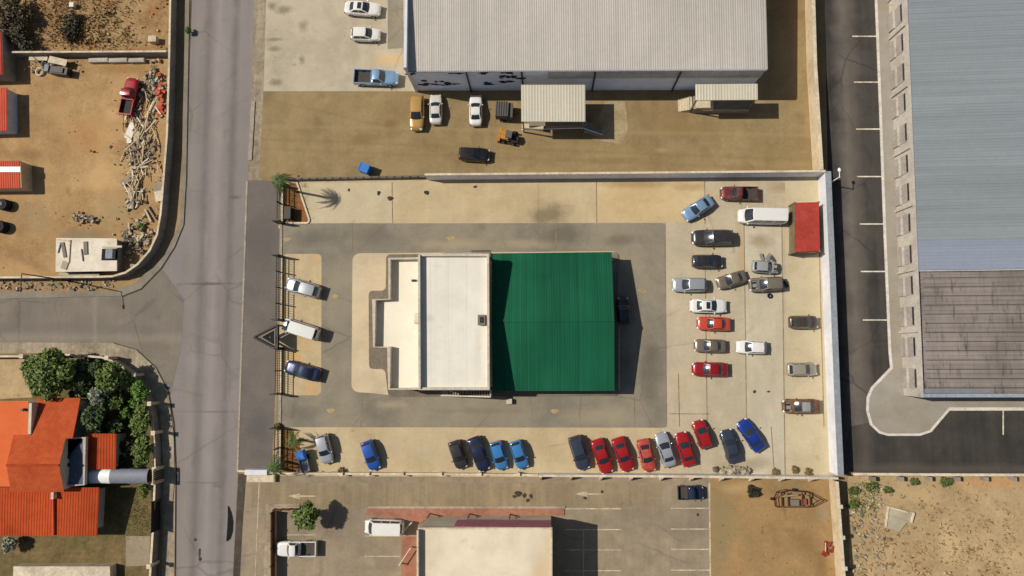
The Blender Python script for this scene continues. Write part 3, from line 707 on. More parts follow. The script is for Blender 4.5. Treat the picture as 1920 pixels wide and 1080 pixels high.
m = MB(); roof_plane(m, ((xw(b_mid.y)+.3, b_mid.y+.1, HE-.1), (xw(yl)+.3, yl-.01, HE-.1), (XR, yl-.01, HE+1.6), (XR, b_mid.y+.1, HE+1.6)), .36, .022, .08)
m.build('metal_roof', 'lavender_roof', eb)['label'] = 'bluer strip of newer roofing'
m = MB()
rb = Vector((b_bot.x, b_bot.y+.45, 0))
roof_plane(m, ((xw(rb.y)+.3, rb.y, HE-.45), (xw(b_mid.y)+.3, b_mid.y-.05, HE-.45), (XR, b_mid.y-.05, HE+.9), (XR, rb.y, HE+.9)), .52, .05, .16)
m.build('fibre_cement_roof', 'fibre_roof', eb)
dm = MB()
yy = rb.y+.6
while yy < b_mid.y-.3:
    dm.box(((xw(yy)+XR)/2+.4, yy, HE+.245+.02), (XR-xw(yy)-1.2, .09, .05), 0, -math.atan2(1.35, XR-xw(yy)-.3)); yy += 1.06
dm.build('lap_strip', 'lap_dark', eb)
m = MB(); m.box(((xw(b_mid.y)+XR)/2, b_mid.y+.05, HE+.45), (XR-xw(b_mid.y)-.6, .18, .28), 0, -math.atan2(1.6, XR-xw(b_mid.y))); m.build('step_flashing', 'wall_band', eb)
m = MB(); m.prism([(b_bot.x, b_bot.y), (XR, b_bot.y), (XR, YT), (xw(YT), YT)], 0, HE-.6); m.build('wall', 'facade_pale', eb)
m = MB(); m.path_wall([(b_bot.x+.15, b_bot.y-.02), (xw(YT)+.15, YT)], HE, .3, HE-.62); m.build('parapet', 'facade_pale', eb)
m = MB(); m.path_wall([(b_bot.x, b_bot.y+.2), (XR, b_bot.y+.2)], HE-.02, .42, HE-.63); m.build('end_parapet', 'parapet_blue', eb)
m = MB(); m.box(((b_bot.x+XR)/2, b_bot.y+.7, HE-.3), (XR-b_bot.x, .5, .06)); m.build('gutter', 'galvanised', eb)
dirw = Vector((xw(YT)-b_bot.x, YT-b_bot.y, 0)).normalized(); angw = math.atan2(dirw.y, dirw.x)
for yp in (30, 85, 140, 196, 252, 310, 363, 420, 478, 536, 593, 650, 709, -28):
    c = P(1700+(yp)*.035-9, yp, 2.1); x = xw(c.y)
    m = MB(); m.box((x-.02, c.y, 2.3), (2.3, .09, 1.6), angw); wf = m.build('window', 'facade_grey', eb)
    m = MB(); m.box((x-.035, c.y, 2.9), (2.1, .10, .34), angw); m.build('pane', 'window_dark', wf)
    m = MB(); m.box((x-.14, c.y, 1.44), (2.4, .30, .09), angw); m.build('sill', 'facade_pale', wf)
    m = MB(); m.box((x-.10, c.y, .62), (2.3, .18, .9), angw); m.build('wall_panel', 'facade_grey', eb)
for yp in (46, 160, 276, 384, 505, 621):
    c = P(1694+(yp)*.04, yp, HE); x = xw(c.y); m = MB(); m.box((x-.10, c.y, HE/2), (.28, .26, HE+.02), angw); m.build('pilaster', 'facade_pale', eb)

# ---- showroom in the middle
surf('white_membrane', C(224, 216, 196), C(216, 207, 186), big=.12, vary=.035, fine=1.5, fvary=.03, rough=.7, bump=0, streak=[(0, .03, 1.4, .035)], stains=[(C(196, 184, 160), .5, .66, .82, .5), (C(232, 214, 190), .3, .6, .75, .5)], spots=[(820, 600, .9, .7, C(190, 180, 158), .6), (905, 650, .6, 4, C(206, 194, 170), .5), (850, 722, 4, .6, C(232, 222, 202), .5)], tracks=[((821, 480), (822, 728), .07, C(186, 176, 156), .4), ((852, 480), (853, 728), .07, C(186, 176, 156), .35), ((884, 480), (885, 728), .07, C(186, 176, 156), .4)])
surf('cream_membrane', C(238, 227, 200), C(232, 220, 192), big=.2, vary=.025, fine=1.5, fvary=.02, rough=.7, bump=0, stains=[(C(214, 202, 174), .6, .64, .8, .5)], spots=[(722, 565, 1.2, .8, C(170, 158, 132), .6), (735, 640, 1, 2, C(214, 206, 186), .5)])
surf('parapet_paint', C(198, 186, 166), C(180, 170, 150), big=.4, vary=.08)
surf('parapet_inside', C(190, 178, 156), C(176, 164, 142), big=.4, vary=.06)
HB, HL = 5.85, 4.3
c = P(850, 605, 0)
sr = thing('showroom', (c.x, c.y, 0), 'white flat roofed showroom with stepped low front in the middle of the compound', 'building')
LP_ = [(730, 485), (787, 484), (787, 729), (729.5, 729.5), (729, 651), (701, 650.5), (701, 562), (730, 561)]
lw = [P(x, y, HL) for x, y in LP_]
m = MB(); m.prism(lw, 0, HL-.95); m.build('wall', 'wall_cream', sr)
m = MB(); m.poly([(p.x, p.y, HL-.9) for p in lw]); m.build('low_roof', 'cream_membrane', sr)
m = MB()
m.path_wall([lw[1], lw[0], lw[7], lw[6], lw[5], lw[4], lw[3], lw[2]], HL, .22, HL-1.0); m.build('low_parapet', 'parapet_paint', sr)
hb = [P(x, y, HB) for x, y in [(786, 478), (915, 478), (916, 729), (787, 729)]]
m = MB(); m.prism(hb, 0, HB-.6); m.build('upper_wall', 'wall_cream', sr)
m = MB(); m.poly([(p.x, p.y, HB-.55) for p in hb]); m.build('main_roof', 'white_membrane', sr)
m = MB(); m.path_wall([hb[0], hb[3]], HB+.15, .24, HB-.6); m.path_wall([hb[0]+Vector((0, .02, 0)), hb[1]+Vector((.1, .02, 0))], HB-.05, .30, HB-.6)
m.path_wall([hb[3]-Vector((.1, .0, 0)), hb[2]-Vector((-.1, 0, 0))], HB-.05, .30, HB-.6); m.path_wall([hb[1], hb[2]], HB+.1, .26, HB-.62); m.build('main_parapet', 'parapet_paint', sr)
c = P(903, 600, HB-.3); m = MB(); m.box((c.x, c.y, HB-.28), (.85, 1.2, .6)); bx = m.build('vent_box', 'grey_box', sr)
m = MB(); m.box((c.x+.05, c.y, HB+.03), (.45, .7, .05)); m.build('grille', 'dark_steel', bx)
c = P(781, 597, HL-.5); m = MB(); m.box((c.x, c.y, HL-.6), (.5, 1.25, .6)); m.build('roof_hatch', 'wall_cap', sr)
c = P(776, 526, HL-.8); m = MB(); m.box((c.x, c.y, HL-.8), (.55, .25, .18)); m.build('roof_drain', 'dark_steel', sr)
# outside stairs on both flanks
def flank_stair(px, top, mat, label, n, y_off):
    a, b = P(*px[0], 0), P(*px[1], 0)
    rt = thing('metal_stair', ((a.x+b.x)/2, (a.y+b.y)/2, 0), label, 'stair')
    for i in range(n):
        t = (i+.5)/n; m = MB(); m.box((a.x+(b.x-a.x)*t, a.y+(b.y-a.y)*t, .15+top*t), ((b.x-a.x)/n*.7, 1.0, .05)); m.build('tread', 'rail_steel', rt)
    for s in (-.5, .5):
        m = MB(); m.tube((a.x, a.y+s, .1), (b.x, b.y+s, top+.1), .06); m.build('stringer', mat, rt)
    m = MB(); s = .5*y_off; m.tube((a.x, a.y+s, 1.0), (b.x, b.y+s, top+1.0), .045)
    for i in range(6): t = i/5; m.tube((a.x+(b.x-a.x)*t, a.y+(b.y-a.y)*t+s, top*t), (a.x+(b.x-a.x)*t, a.y+(b.y-a.y)*t+s, top*t+1.0), .03)
    m.build('handrail', 'rail_steel', rt)
    return rt
rt = thing('side_ramp', tuple(P(880, 738, 0)), 'grey sloping ramp with dark grating along the south flank of the white showroom', 'ramp')
ya = hb[3].y-.25; xa, xb, xc = P(826, 738, .3).x, P(838, 738, 2).x, hb[2].x
m = MB(); vs = [(xa, ya, .1), (xb, ya, .4), (xc, ya, 2.2), (xc, ya-.8, 2.2), (xb, ya-.8, .4), (xa, ya-.8, .1)]
m.add(vs+[(a_, b_, 0) for a_, b_, c_ in vs], [(0, 5, 4, 1), (1, 4, 3, 2), (5, 11, 10, 4), (4, 10, 9, 3), (3, 9, 8, 2), (0, 6, 11, 5)]); m.build('ramp_slab', 'ring_asphalt', rt)
m = MB()
for i in range(16):
    t = i/15; x = xb+(xc-xb-.3)*t; m.box((x, ya-.4, .46+1.75*t), (.10, .72, .05))
m.build('grating', 'dark_steel', rt)
m = MB(); m.add([(xa, ya-.8, .25), (xc, ya-.8, 2.75), (xc, ya-.95, 2.75), (xa, ya-.95, .25), (xa, ya-.8, 0), (xc, ya-.8, 0), (xc, ya-.95, 0), (xa, ya-.95, 0)], [(0, 3, 2, 1), (3, 7, 6, 2), (2, 6, 5, 1), (0, 1, 5, 4)]); m.box((xc-.05, ya-.45, 2.5), (.12, .95, .5)); m.build('ramp_kerb', 'parapet_paint', rt)
m = MB(); c = P(955, 752, 0); m.box((c.x, c.y, .3), (.7, .6, .6)); m.build('end_block', 'parapet_paint', rt)
rt = thing('side_ramp', tuple(P(880, 474, 0)), 'grey sloping concrete ramp along the north flank of the white showroom', 'ramp')
ya = hb[0].y+.2; xa, xb, xc = P(826, 474, .3).x, P(884, 474, 2).x, hb[1].x
m = MB(); vs = [(xa, ya, .15), (xb, ya, 2.4), (xc, ya, 2.4), (xc, ya+.75, 2.4), (xb, ya+.75, 2.4), (xa, ya+.75, .15)]
m.add(vs+[(a_, b_, 0) for a_, b_, c_ in vs], [(0, 1, 4, 5), (1, 2, 3, 4), (5, 4, 10, 11), (4, 3, 9, 10), (3, 2, 8, 9), (0, 5, 11, 6)]); m.build('ramp_slab', 'ring_asphalt', rt)
m = MB(); m.path_wall([(xa, ya+.8), (xb, ya+.8)], .16, .1); m.add([(xa, ya+.75, .3), (xb, ya+.75, 2.7), (xb, ya+.85, 2.7), (xa, ya+.85, .3)], [(0, 1, 2, 3)]); m.box(((xb+xc)/2, ya+.8, 2.5), (xc-xb, .1, .4)); m.build('ramp_kerb', 'grey_box', rt)
# ---- green shed
sheet_metal('green_roof', C(27, 90, 62), C(18, 76, 51), 0, .24, 2.6, .6, 0, .05, .06, .4, .65, .08)
GE, GR = 2.9, 4.25
gx0, gx1 = hb[1].x+.3, None
ne_, se_ = P(1148, 472.5, GE), P(1151, 733, GE); rg = P(1151, 600, GR)
gx1 = (ne_.x+se_.x)/2
gs = thing('green_shed', ((gx0+gx1)/2, rg.y, 0), 'open sided shed with bright green ribbed gable roof beside the white showroom', 'shed')
m = MB()
roof_plane(m, ((gx0, ne_.y, GE), (gx1, ne_.y, GE), (gx1, rg.y, GR), (gx0, rg.y, GR)), .30, .008, .06)
roof_plane(m, ((gx0, se_.y, GE), (gx1, se_.y, GE), (gx1, rg.y, GR), (gx0, rg.y, GR)), .30, .008, .06)
m.build('roof', 'green_roof', gs)
m = MB(); m.box(((gx0+gx1)/2, rg.y, GR+.03), (gx1-gx0, .36, .05)); m.build('ridge_cap', 'green_roof', gs)
for fx in (0.03, .35, .68, .985):
    for yy in (ne_.y-.25, se_.y+.25):
        x = gx0+(gx1-gx0)*fx; m = MB(); m.box((x, yy, GE/2-.05), (.18, .18, GE-.1)); m.build('post', 'dark_steel', gs)
m = MB()
for yy in (ne_.y-.25, se_.y+.25): m.box(((gx0+gx1)/2, yy, GE-.2), (gx1-gx0-.2, .12, .2))
m.build('beam', 'dark_steel', gs)

# ---- south building
HS = 6.2
surf('stained_membrane', C(226, 208, 176), C(212, 194, 162), big=.15, vary=.05, fine=2, fvary=.04, rough=.8, bump=0, stains=[(C(206, 172, 122), .14, .56, .72, .55), (C(150, 132, 104), .35, .64, .78, .45)])
sb4 = [P(x, y, HS) for x, y in [(784, 993), (1034, 993), (1034, 1330), (784, 1330)]]
c = sum(sb4, Vector())/4
sb = thing('south_building', (c.x, c.y, 0), 'flat roofed building with stained cream roof and plum fascia at the bottom edge', 'building')
m = MB(); m.prism(sb4, 0, HS-.5); m.build('wall', 'wall_cream', sb)
m = MB(); m.poly([(p.x, p.y, HS-.35) for p in sb4]); m.build('roof', 'stained_membrane', sb)
m = MB(); m.path_wall([sb4[0], sb4[3]], HS+.35, .2, HS-.5); m.path_wall([sb4[0]+Vector((-.1, .05, 0)), sb4[1]+Vector((.1, .05, 0))], HS-.25, .2, HS-.5); m.path_wall([sb4[1], sb4[2]], HS-.25, .2, HS-.5)
m.build('parapet', 'wall_cap', sb)
x0, x1 = P(850, 993, HS).x, sb4[1].x
m = MB(); m.box(((x0+x1)/2, sb4[0].y+.2, HS-1.85), (x1-x0, .18, 3.0)); m.build('fascia', 'wall_plum', sb)
for x in (801, 877, 955):
    c = P(x, 972, 2.2); m = MB(); m.tube((c.x, sb4[0].y+.3, .1), (c.x, sb4[0].y+.3, 2.2), .07); m.build('post', 'dark_steel', sb)

# ---- orange-roofed house
def tile_mat(name, c, c2, fx, fy, depth=.35):
    k = N(name); p = k.pos()
    w1 = k.n('TexWave', wave_type='BANDS', bands_direction='X'); k.l(p, w1.inputs[0]); w1.inputs['Scale'].default_value = fx; w1.inputs['Distortion'].default_value = .6
    w2 = k.n('TexWave', wave_type='BANDS', bands_direction='Y'); k.l(p, w2.inputs[0]); w2.inputs['Scale'].default_value = fy; w2.inputs['Distortion'].default_value = .4
    h = k.math('ADD', w1.outputs['Fac'], k.math('MULTIPLY', w2.outputs['Fac'], .5))
    v = k.ramp(k.noise(p, 1.6, 4, .7), .3, .7, .85, 1.15)
    col = k.mix(k.ramp(k.noise(p, .5, 4, .6), .4, .65), c, c2)
    col = k.mix(k.ramp(k.noise(p, .8, 3, .6), .64, .78, 0, .5), col, C(120, 80, 60))
    return k.done(k.scale(col, v), .85, 0, .1, h, depth, .06)
tile_mat('tile_red', C(184, 84, 44), C(172, 74, 38), 1.6, 1.0)
sheet_metal('orange_sheet', C(180, 74, 34), C(160, 62, 28), 0, .12, 2.4, .75, 0, .2, .25, .4, .65, .1)
surf('orange_flat', C(222, 104, 40), C(214, 98, 38), big=.2, vary=.04, fine=2, fvary=.04, rough=.9, bump=0, spec=.08)
surf('terrace_shaded', C(92, 102, 118), C(80, 90, 106), big=.4, vary=.06)  # blue-grey carries the shadow that covers the whole terrace
c = P(90, 860, 0)
hs = thing('house', (c.x, c.y, 0), 'house with several orange and red roofs beside the tree filled garden', 'house')
def blockpx(px, z, mat='wall_cream', name='wall', rt=hs):
    m = MB(); m.prism([P(x, y, z) for x, y in px], 0, z); m.build(name, mat, rt)
z = 3.4
blockpx([(-200, 755), (52, 755), (52, 908), (-200, 908)], z-.1)
m = MB(); m.poly(Q([(-200, 752), (53, 752), (53, 912), (-200, 912)], z)); m.build('flat_roof', 'orange_flat', hs)
m = MB(); m.path_wall(Q([(57, 756), (55, 814)], z+.9), z+.9, .35, z-.5); m.build('chimney_wall', 'wall_cream', hs)
m = MB(); c = P(48, 768, z); m.tube((c.x, c.y, z-.2), (c.x, c.y, z+.6), .18, .18, 12); m.build('flue', 'dark_steel', hs)
blockpx([(70, 752), (148, 752), (134, 820), (64, 820)], z-.4)
m = MB(); q4 = Q([(70, 746), (151, 746), (136, 822), (58, 822)], [z-.35, z-.35, z+.9, z+.9]); m.add(q4, [(0, 3, 2, 1)]); m.add([v-Vector((0, 0, .15)) for v in q4]+q4, [(0, 1, 5, 4), (1, 2, 6, 5), (0, 4, 7, 3)]); m.build('tiled_roof', 'tile_red', hs)
# gabled middle roof
ze, zr = 4.2, 5.4
m = MB(); r0, r1 = P(12, 872, zr), P(111, 872, zr)
a0, a1, b0, b1 = P(25, 815, ze), P(124, 817, ze), P(20, 922, ze), P(120, 922, ze)
m.add([a0, a1, r1, r0], [(0, 3, 2, 1)]); m.add([r0, r1, b1, b0], [(0, 3, 2, 1)]); m.build('gable_roof', 'tile_red', hs)
m = MB(); m.tube(r0, r1, .13, .13, 8); m.build('ridge_tile', 'orange_sheet', hs)
m = MB(); k_ = Vector((0, 0, .03))
m.add([(a0.x, a0.y-.2, 0), (a1.x-.2, a1.y-.2, 0), (b1.x-.2, b1.y+.2, 0), (b0.x, b0.y+.2, 0), a0-Vector((0, .2, .2)), a1-Vector((.2, .2, .2)), b1+Vector((-.2, .2, -.2)), b0+Vector((0, .2, -.2)), r1-Vector((.2, 0, .15)), r0-Vector((0, 0, .15))],
      [(0, 1, 5, 4), (1, 2, 6, 8, 5), (2, 3, 7, 6), (3, 0, 4, 9, 7)]); m.build('gable_wall', 'wall_cream', hs)
# roof terrace with kerb, its floor colour darkened for shade
zt = 3.6
tp = [(124, 822), (158, 821), (157, 909), (120, 911), (118, 866)]
blockpx(tp, zt-.2, 'terrace_shaded', 'roof_terrace')
m = MB(); t_ = Q(tp, zt); m.path_wall([t_[0], t_[1], t_[2], t_[3], t_[4], t_[0]], zt, .2, zt-.42); m.build('terrace_parapet', 'wall_render', hs)
m = MB(); c = P(126, 862, zt-.2); m.box((c.x, c.y+.35, zt-.05), (.75, .4, .3)); m.box((c.x, c.y-.6, zt-.05), (.75, .4, .3)); m.build('water_heater', 'dark_steel', hs)
# right wing and lower verandah roofs
zw = 2.5
blockpx([(162, 816), (214, 816), (214, 876), (162, 876)], zw-.2)
m = MB(); roof_plane(m, Q([(159, 813), (218, 813), (217, 880), (158, 880)], [zw+.3, zw, zw, zw+.3]), .32, .03, .1); m.build('wing_roof', 'orange_sheet', hs)
zv = 2.6
blockpx([(-200, 920), (176, 920), (172, 995), (-200, 995)], zv-.5)
m = MB(); roof_plane(m, Q([(0-200, 1005), (182, 1005), (186, 914), (-200, 914)], [zv-.4, zv-.4, zv+.4, zv+.4]), .34, .03, .1); m.build('verandah_roof', 'orange_sheet', hs)
m = MB(); m.tube(P(100, 924, zv+.5), P(101, 1003, zv-.25), .13); m.build('roof_gutter', 'red_rust', hs)
m = MB(); c = P(100, 929, zv+.7); m.box((c.x, c.y, zv+.6), (.34, .8, .6)); m.build('chimney', 'wall_cap', hs)
# white barrel canopy from the gate to the house
plain('canopy_shade', C(118, 120, 126), .6)  # shadow on the gate half of the vault, put into the colour
bc = thing('barrel_canopy', tuple(P(220, 895, 0)), 'barrel vaulted walkway canopy, white, one half in painted shade, between house and garden gate', 'canopy')
a, b = P(160, 893, 2.3), P(278, 893, 2.3); wv_ = .88
for u0, u1, mt in ((0, .40, 'white_paint'), (.402, 1, 'canopy_shade')):
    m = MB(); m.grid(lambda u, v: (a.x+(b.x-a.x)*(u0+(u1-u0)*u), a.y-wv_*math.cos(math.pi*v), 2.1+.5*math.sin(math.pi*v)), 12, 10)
    m.grid(lambda u, v: (a.x+(b.x-a.x)*(u0+(u1-u0)*u), a.y-(wv_-.03)*math.cos(math.pi*v), 2.08+.49*math.sin(math.pi*v)), 12, 10); m.build('vault', mt, bc)['label'] = 'white half of the vault' if u0 == 0 else 'half of the vault with its shade painted grey'
for x in (.04, .35, .68, .97):
    for s in (-1, 1):
        m = MB(); m.tube((a.x+(b.x-a.x)*x, a.y+s*wv_*.97, 0), (a.x+(b.x-a.x)*x, a.y+s*wv_*.97, 2.1), .05); m.build('post', 'white_paint', bc)
# pergola gate on the garden wall
pg = thing('gate_frame', tuple(P(296, 893, 0)), 'cream gate frame in the garden wall at the end of the barrel canopy', 'gate')
c0, c1 = P(287, 881, 2.2), P(287, 907, 2.2)
m = MB(); m.tube((c0.x, c0.y, 2.2), (c1.x, c1.y, 2.2), .09)
for i in range(1, 7):
    y = c0.y+(c1.y-c0.y)*i/7; m.tube((c0.x, y, .2), (c0.x, y, 2.2), .04)
m.build('lintel', 'wall_cap', pg)
for cc in (c0, c1):
    m = MB(); m.box((cc.x, cc.y, 1.1), (.25, .25, 2.2)); m.build('post', 'wall_cap', pg)
m = MB(); m.box((c0.x, (c0.y+c1.y)/2, .9), (.06, abs(c1.y-c0.y)-.3, 1.7)); m.build('gate_leaf', 'dark_steel', pg)
m = MB(); m.prism([P(x, y, 1.2) for x, y in [(25, 1062), (206, 1062), (208, 1300), (20, 1300)]], 0, 1.2)
solo(m, 'outbuilding', 'wall_cap', 'flat beige roofed outbuilding behind the orange house at the bottom edge', 'shed')

# ---- sheds and containers on the west lots
def box_shed(px, z, roofs, wallmat, label, name='shed', cat='shed'):
    c = sum((P(x, y, 0) for x, y in px), Vector())/len(px)
    rt = thing(name, (c.x, c.y, 0), label, cat)
    m = MB(); m.prism([P(x, y, z) for x, y in px], 0, z-.02); m.build('wall', wallmat, rt)
    for q_, mat, dz in roofs:
        m = MB(); q4 = Q(q_, z+dz); roof_plane(m, q4, .3, .04, .1, 0, .08); m.build('roof', mat, rt)
    return rt
surf('red_roof', C(176, 58, 44), C(160, 54, 36), big=.4, vary=.1, stains=[(C(170, 96, 60), .5, .6, .75, .5)])
surf('container_tan', C(128, 112, 84), C(116, 100, 72), big=.3, vary=.1)
surf('shed_orange', C(206, 84, 50), C(196, 76, 46), big=.4, vary=.06, fine=3, fvary=.06)
surf('shed_grey', C(196, 200, 206), C(186, 190, 198), big=.4, vary=.05)
box_shed([(-60, 168), (12, 166), (13, 243), (-60, 245)], 1.75, [([(-62, 247), (14, 245), (13, 164), (-62, 166)], 'shed_orange', .02)], 'shed_grey', 'small shed with plain orange roof and grey side at the left edge')
cr = box_shed([(-80, 303), (38, 302), (40, 352), (-80, 354)], 1.9, [([(-80, 312), (37, 312), (37, 301.5), (-80, 302)], 'shed_orange', .02), ([(-80, 354), (38, 353), (37, 323), (-80, 323)], 'shed_orange', .02)], 'wall_tan',
              'low shed with orange roof crossed by a white stripe at the left edge')
m = MB(); m.prism([P(x, y, 1.98) for x, y in [(-80, 312.5), (38, 312.5), (38.5, 322.5), (-80, 322.5)]], 1.86, 1.99); m.build('roof_stripe', 'white_paint', cr)
box_shed([(-60, 62), (4, 60), (6, 140), (-60, 142)], 2.2, [([(-60, 142), (5, 140), (3, 60), (-60, 62)], 'red_roof', .02)], 'wall_grey', 'dark grey shed with a sliver of red roof beside black bushes at the left edge')
# red container in the compound
cc = [(1491, 380), (1535.5, 379), (1537.5, 471), (1490.5, 472.5)]
rc = thing('shipping_container', tuple(P(1513, 428, 0)), 'red topped tan container against the white wall behind the white van', 'container')
c4 = Q(cc, 2.0)
k_ = 2.0
m = MB(); m.prism(c4, .12, k_-.03); m.build('body', 'container_tan', rc)
m = MB(); roof_plane(m, (c4[3], c4[2], c4[1], c4[0]), .3, .012, .1, 1, .1); m.build('roof', 'red_roof', rc)
for i in range(4):
    m = MB(); m.box((c4[i].x, c4[i].y, k_/2), (.2, .2, k_+.03)); m.build('corner_post', 'container_tan', rc)
for s in (-.6, .6):
    m = MB(); m.box(((c4[2].x+c4[3].x)/2+s, c4[3].y-.03, 1.0), (1.1, .06, 1.6)); m.build('door', 'container_tan', rc)
# unfinished flat slab hut
surf('hut_slab', C(224, 210, 184), C(208, 194, 166), big=.3, vary=.08, fine=3, fvary=.07, stains=[(C(120, 110, 94), .9, .66, .8, .5)])
plain('timber_roof', C(168, 152, 124), .9)
hc = [(107, 448), (217, 449), (217, 506), (106, 508)]
hu = thing('slab_hut', tuple(P(160, 478, 0)), 'small hut with bare pale concrete roof in the corner of the red dirt yard', 'hut')
h4 = Q(hc, 1.6)
m = MB(); m.prism(h4, 0, 1.45); m.build('wall', 'wall_grey', hu)
m = MB(); m.prism([P(x, y, 1.6) for x, y in [(105, 446), (219, 447), (219, 508), (104, 510)]], 1.451, 1.6); m.build('roof_slab', 'hut_slab', hu)
m = MB(); c = P(205, 477, 1.7); m.box((c.x, c.y, 1.63), (2.1, 1.5, .05)); m.build('roof_opening', 'dark_void', hu)
m = MB(); m.box((c.x+.35, c.y, 1.95), (.9, 1.2, .7)); m.build('water_tank', 'wall_top_grey', hu)
m = MB(); m.box((c.x+.3, c.y+1.0, 1.68), (2.6, .28, .14)); m.build('upstand', 'wall_cap', hu)
c = P(121, 470, 1.65)
for dx, dy, sx, sy, an, mt in ((-.1, .1, .4, 2.0, .25, 'grey_box'), (.15, -1.9, .8, 1.0, -.3, 'timber_roof'), (2.8, .3, .5, 1.7, .1, 'grey_box'), (2.4, -.6, .12, 1.6, .2, 'dark_steel'), (-.7, .4, .12, 1.4, -.2, 'dark_steel')):
    m = MB(); m.box((c.x+dx, c.y+dy, 1.66), (sx, sy, .1), an); m.build('roof_sheet', mt, hu)
m = MB(); c = P(116, 450, 1.7); m.box((c.x+.1, c.y, 1.66), (1.7, .14, .12), -.15); m.box((c.x+1.1, c.y-1.5, 1.66), (.12, 3.0, .12)); m.build('timber', 'wall_cap', hu)
m = MB(); m.prism([P(x, y, .5) for x, y in [(110, 511), (186, 512), (186, 518), (110, 517)]], 0, .5); m.build('step', 'pale_concrete', hu)
# ------------------------------------------------------------------ vehicles
k = N('glass'); k.done((.022, .028, .034, 1), .12, 0, .75)
plain('tyre_black', (.012, .012, .013, 1), .9)
plain('rim_grey', (.35, .35, .36, 1), .35, .7)
plain('trim_black', (.015, .015, .017, 1), .6)
k = N('lamp_glass'); k.done((.7, .7, .68, 1), .12, 0, .6)
k = N('tail_red'); k.done((.30, .015, .01, 1), .2, 0, .5)
plain('bed_liner', C(74, 68, 60), .85)
plain('engine_grime', C(52, 46, 40), .8, .2)
PAINT = {}
def pt(name, *rgb, **kw):
    PAINT[name] = paint('paint_'+name, C(*rgb), **kw)
pt('white', 226, 222, 212, metal=0, dirt=.14); pt('pearl', 214, 208, 196, metal=.1, dirt=.2)
pt('silver', 182, 184, 186, metal=.45); pt('beige_silver', 178, 168, 148, metal=.35, dirt=.3); pt('grey_brown', 128, 116, 98, metal=.4, dirt=.3)
pt('dark_grey', 62, 60, 60, metal=.4, dirt=.14); pt('charcoal', 46, 46, 50, metal=.3, dirt=.10); pt('black', 18, 19, 21, metal=.1, dirt=.10); pt('umber', 84, 74, 60, metal=.4, dirt=.2)
pt('navy', 34, 46, 78, metal=.4, dirt=.06); pt('slate', 62, 70, 86, metal=.4, dirt=.1); pt('blue', 40, 92, 176, metal=.35, dirt=.04); pt('sky', 66, 136, 196, metal=.35, dirt=.05)
pt('steel_blue', 140, 172, 200, metal=.4, dirt=.08); pt('royal', 26, 60, 146, metal=.3, dirt=.03)
pt('red', 160, 18, 22, metal=.1, dirt=.04); pt('deep_red', 146, 18, 22, metal=.2, dirt=.05); pt('faded_red', 172, 38, 34, metal=.0, dirt=.16, coat=.1, rough=.5, fade=C(178, 82, 62)); pt('orange_red', 190, 64, 38, metal=0, dirt=.1)
pt('maroon', 96, 30, 28, metal=.1, dirt=.2, coat=.2, rough=.5, fade=C(120, 58, 46)); pt('gold', 202, 158, 86, metal=.35, dirt=.1)
pt('rust_brown', 122, 86, 54, metal=0, dirt=.2, coat=0, rough=.8, fade=C(96, 62, 38)); pt('hull_grey', 160, 160, 158, metal=.2, dirt=.35, coat=.1, rough=.5); pt('drab', 116, 108, 96, metal=.2, dirt=.35, coat=.1, rough=.5)

TYPES = {   # length, width, roof height, belt profile, greenhouse (rear base, rear roof, front roof, front base) in half lengths, half widths at belt and roof
    'sedan': (4.5, 1.76, 1.44, [(-1, .66), (-.96, .84), (-.88, .95), (-.6, .98), (.25, .95), (.46, .94), (.82, .84), (.95, .72), (1, .55)], (-.70, -.40, .08, .46), .76, .60),
    'hatch': (3.9, 1.70, 1.50, [(-1, .75), (-.97, .94), (-.9, 1.0), (-.5, .99), (.3, .96), (.55, .95), (.86, .84), (.96, .72), (1, .55)], (-.93, -.74, .08, .52), .76, .61),
    'wagon': (4.5, 1.82, 1.66, [(-1, .8), (-.97, 1.0), (-.9, 1.08), (-.5, 1.06), (.3, 1.04), (.5, 1.03), (.84, .94), (.95, .8), (1, .58)], (-.93, -.82, .06, .47), .80, .65),
    'van': (4.9, 1.78, 1.98, [(-1, .85), (-.98, 1.05), (-.9, 1.08), (-.5, 1.08), (.4, 1.06), (.72, 1.04), (.88, .98), (.96, .85), (1, .6)], (-.97, -.92, .50, .80), .82, .72),
    'pickup': (5.1, 1.80, 1.72, [(-.19, .9), (-.17, 1.0), (-.1, 1.02), (.2, 1.02), (.42, 1.0), (.82, .96), (.95, .84), (1, .62)], (-.16, -.08, .22, .44), .80, .64),
}
def interp(pf, u):
    if u <= pf[0][0]: return pf[0][1]
    for (a, va), (b, vb) in zip(pf, pf[1:]):
        if u <= b: return va+(vb-va)*(u-a)/(b-a)
    return pf[-1][1]
CARMESH = {}
def mesh_of(mb, name, mat='paint_white'):
    me = bpy.data.meshes.new(name); me.from_pydata(mb.v, [], mb.f); me.polygons.foreach_set('use_smooth', mb.sm)
    me.materials.append(MATS[mat]); me.update(); return me
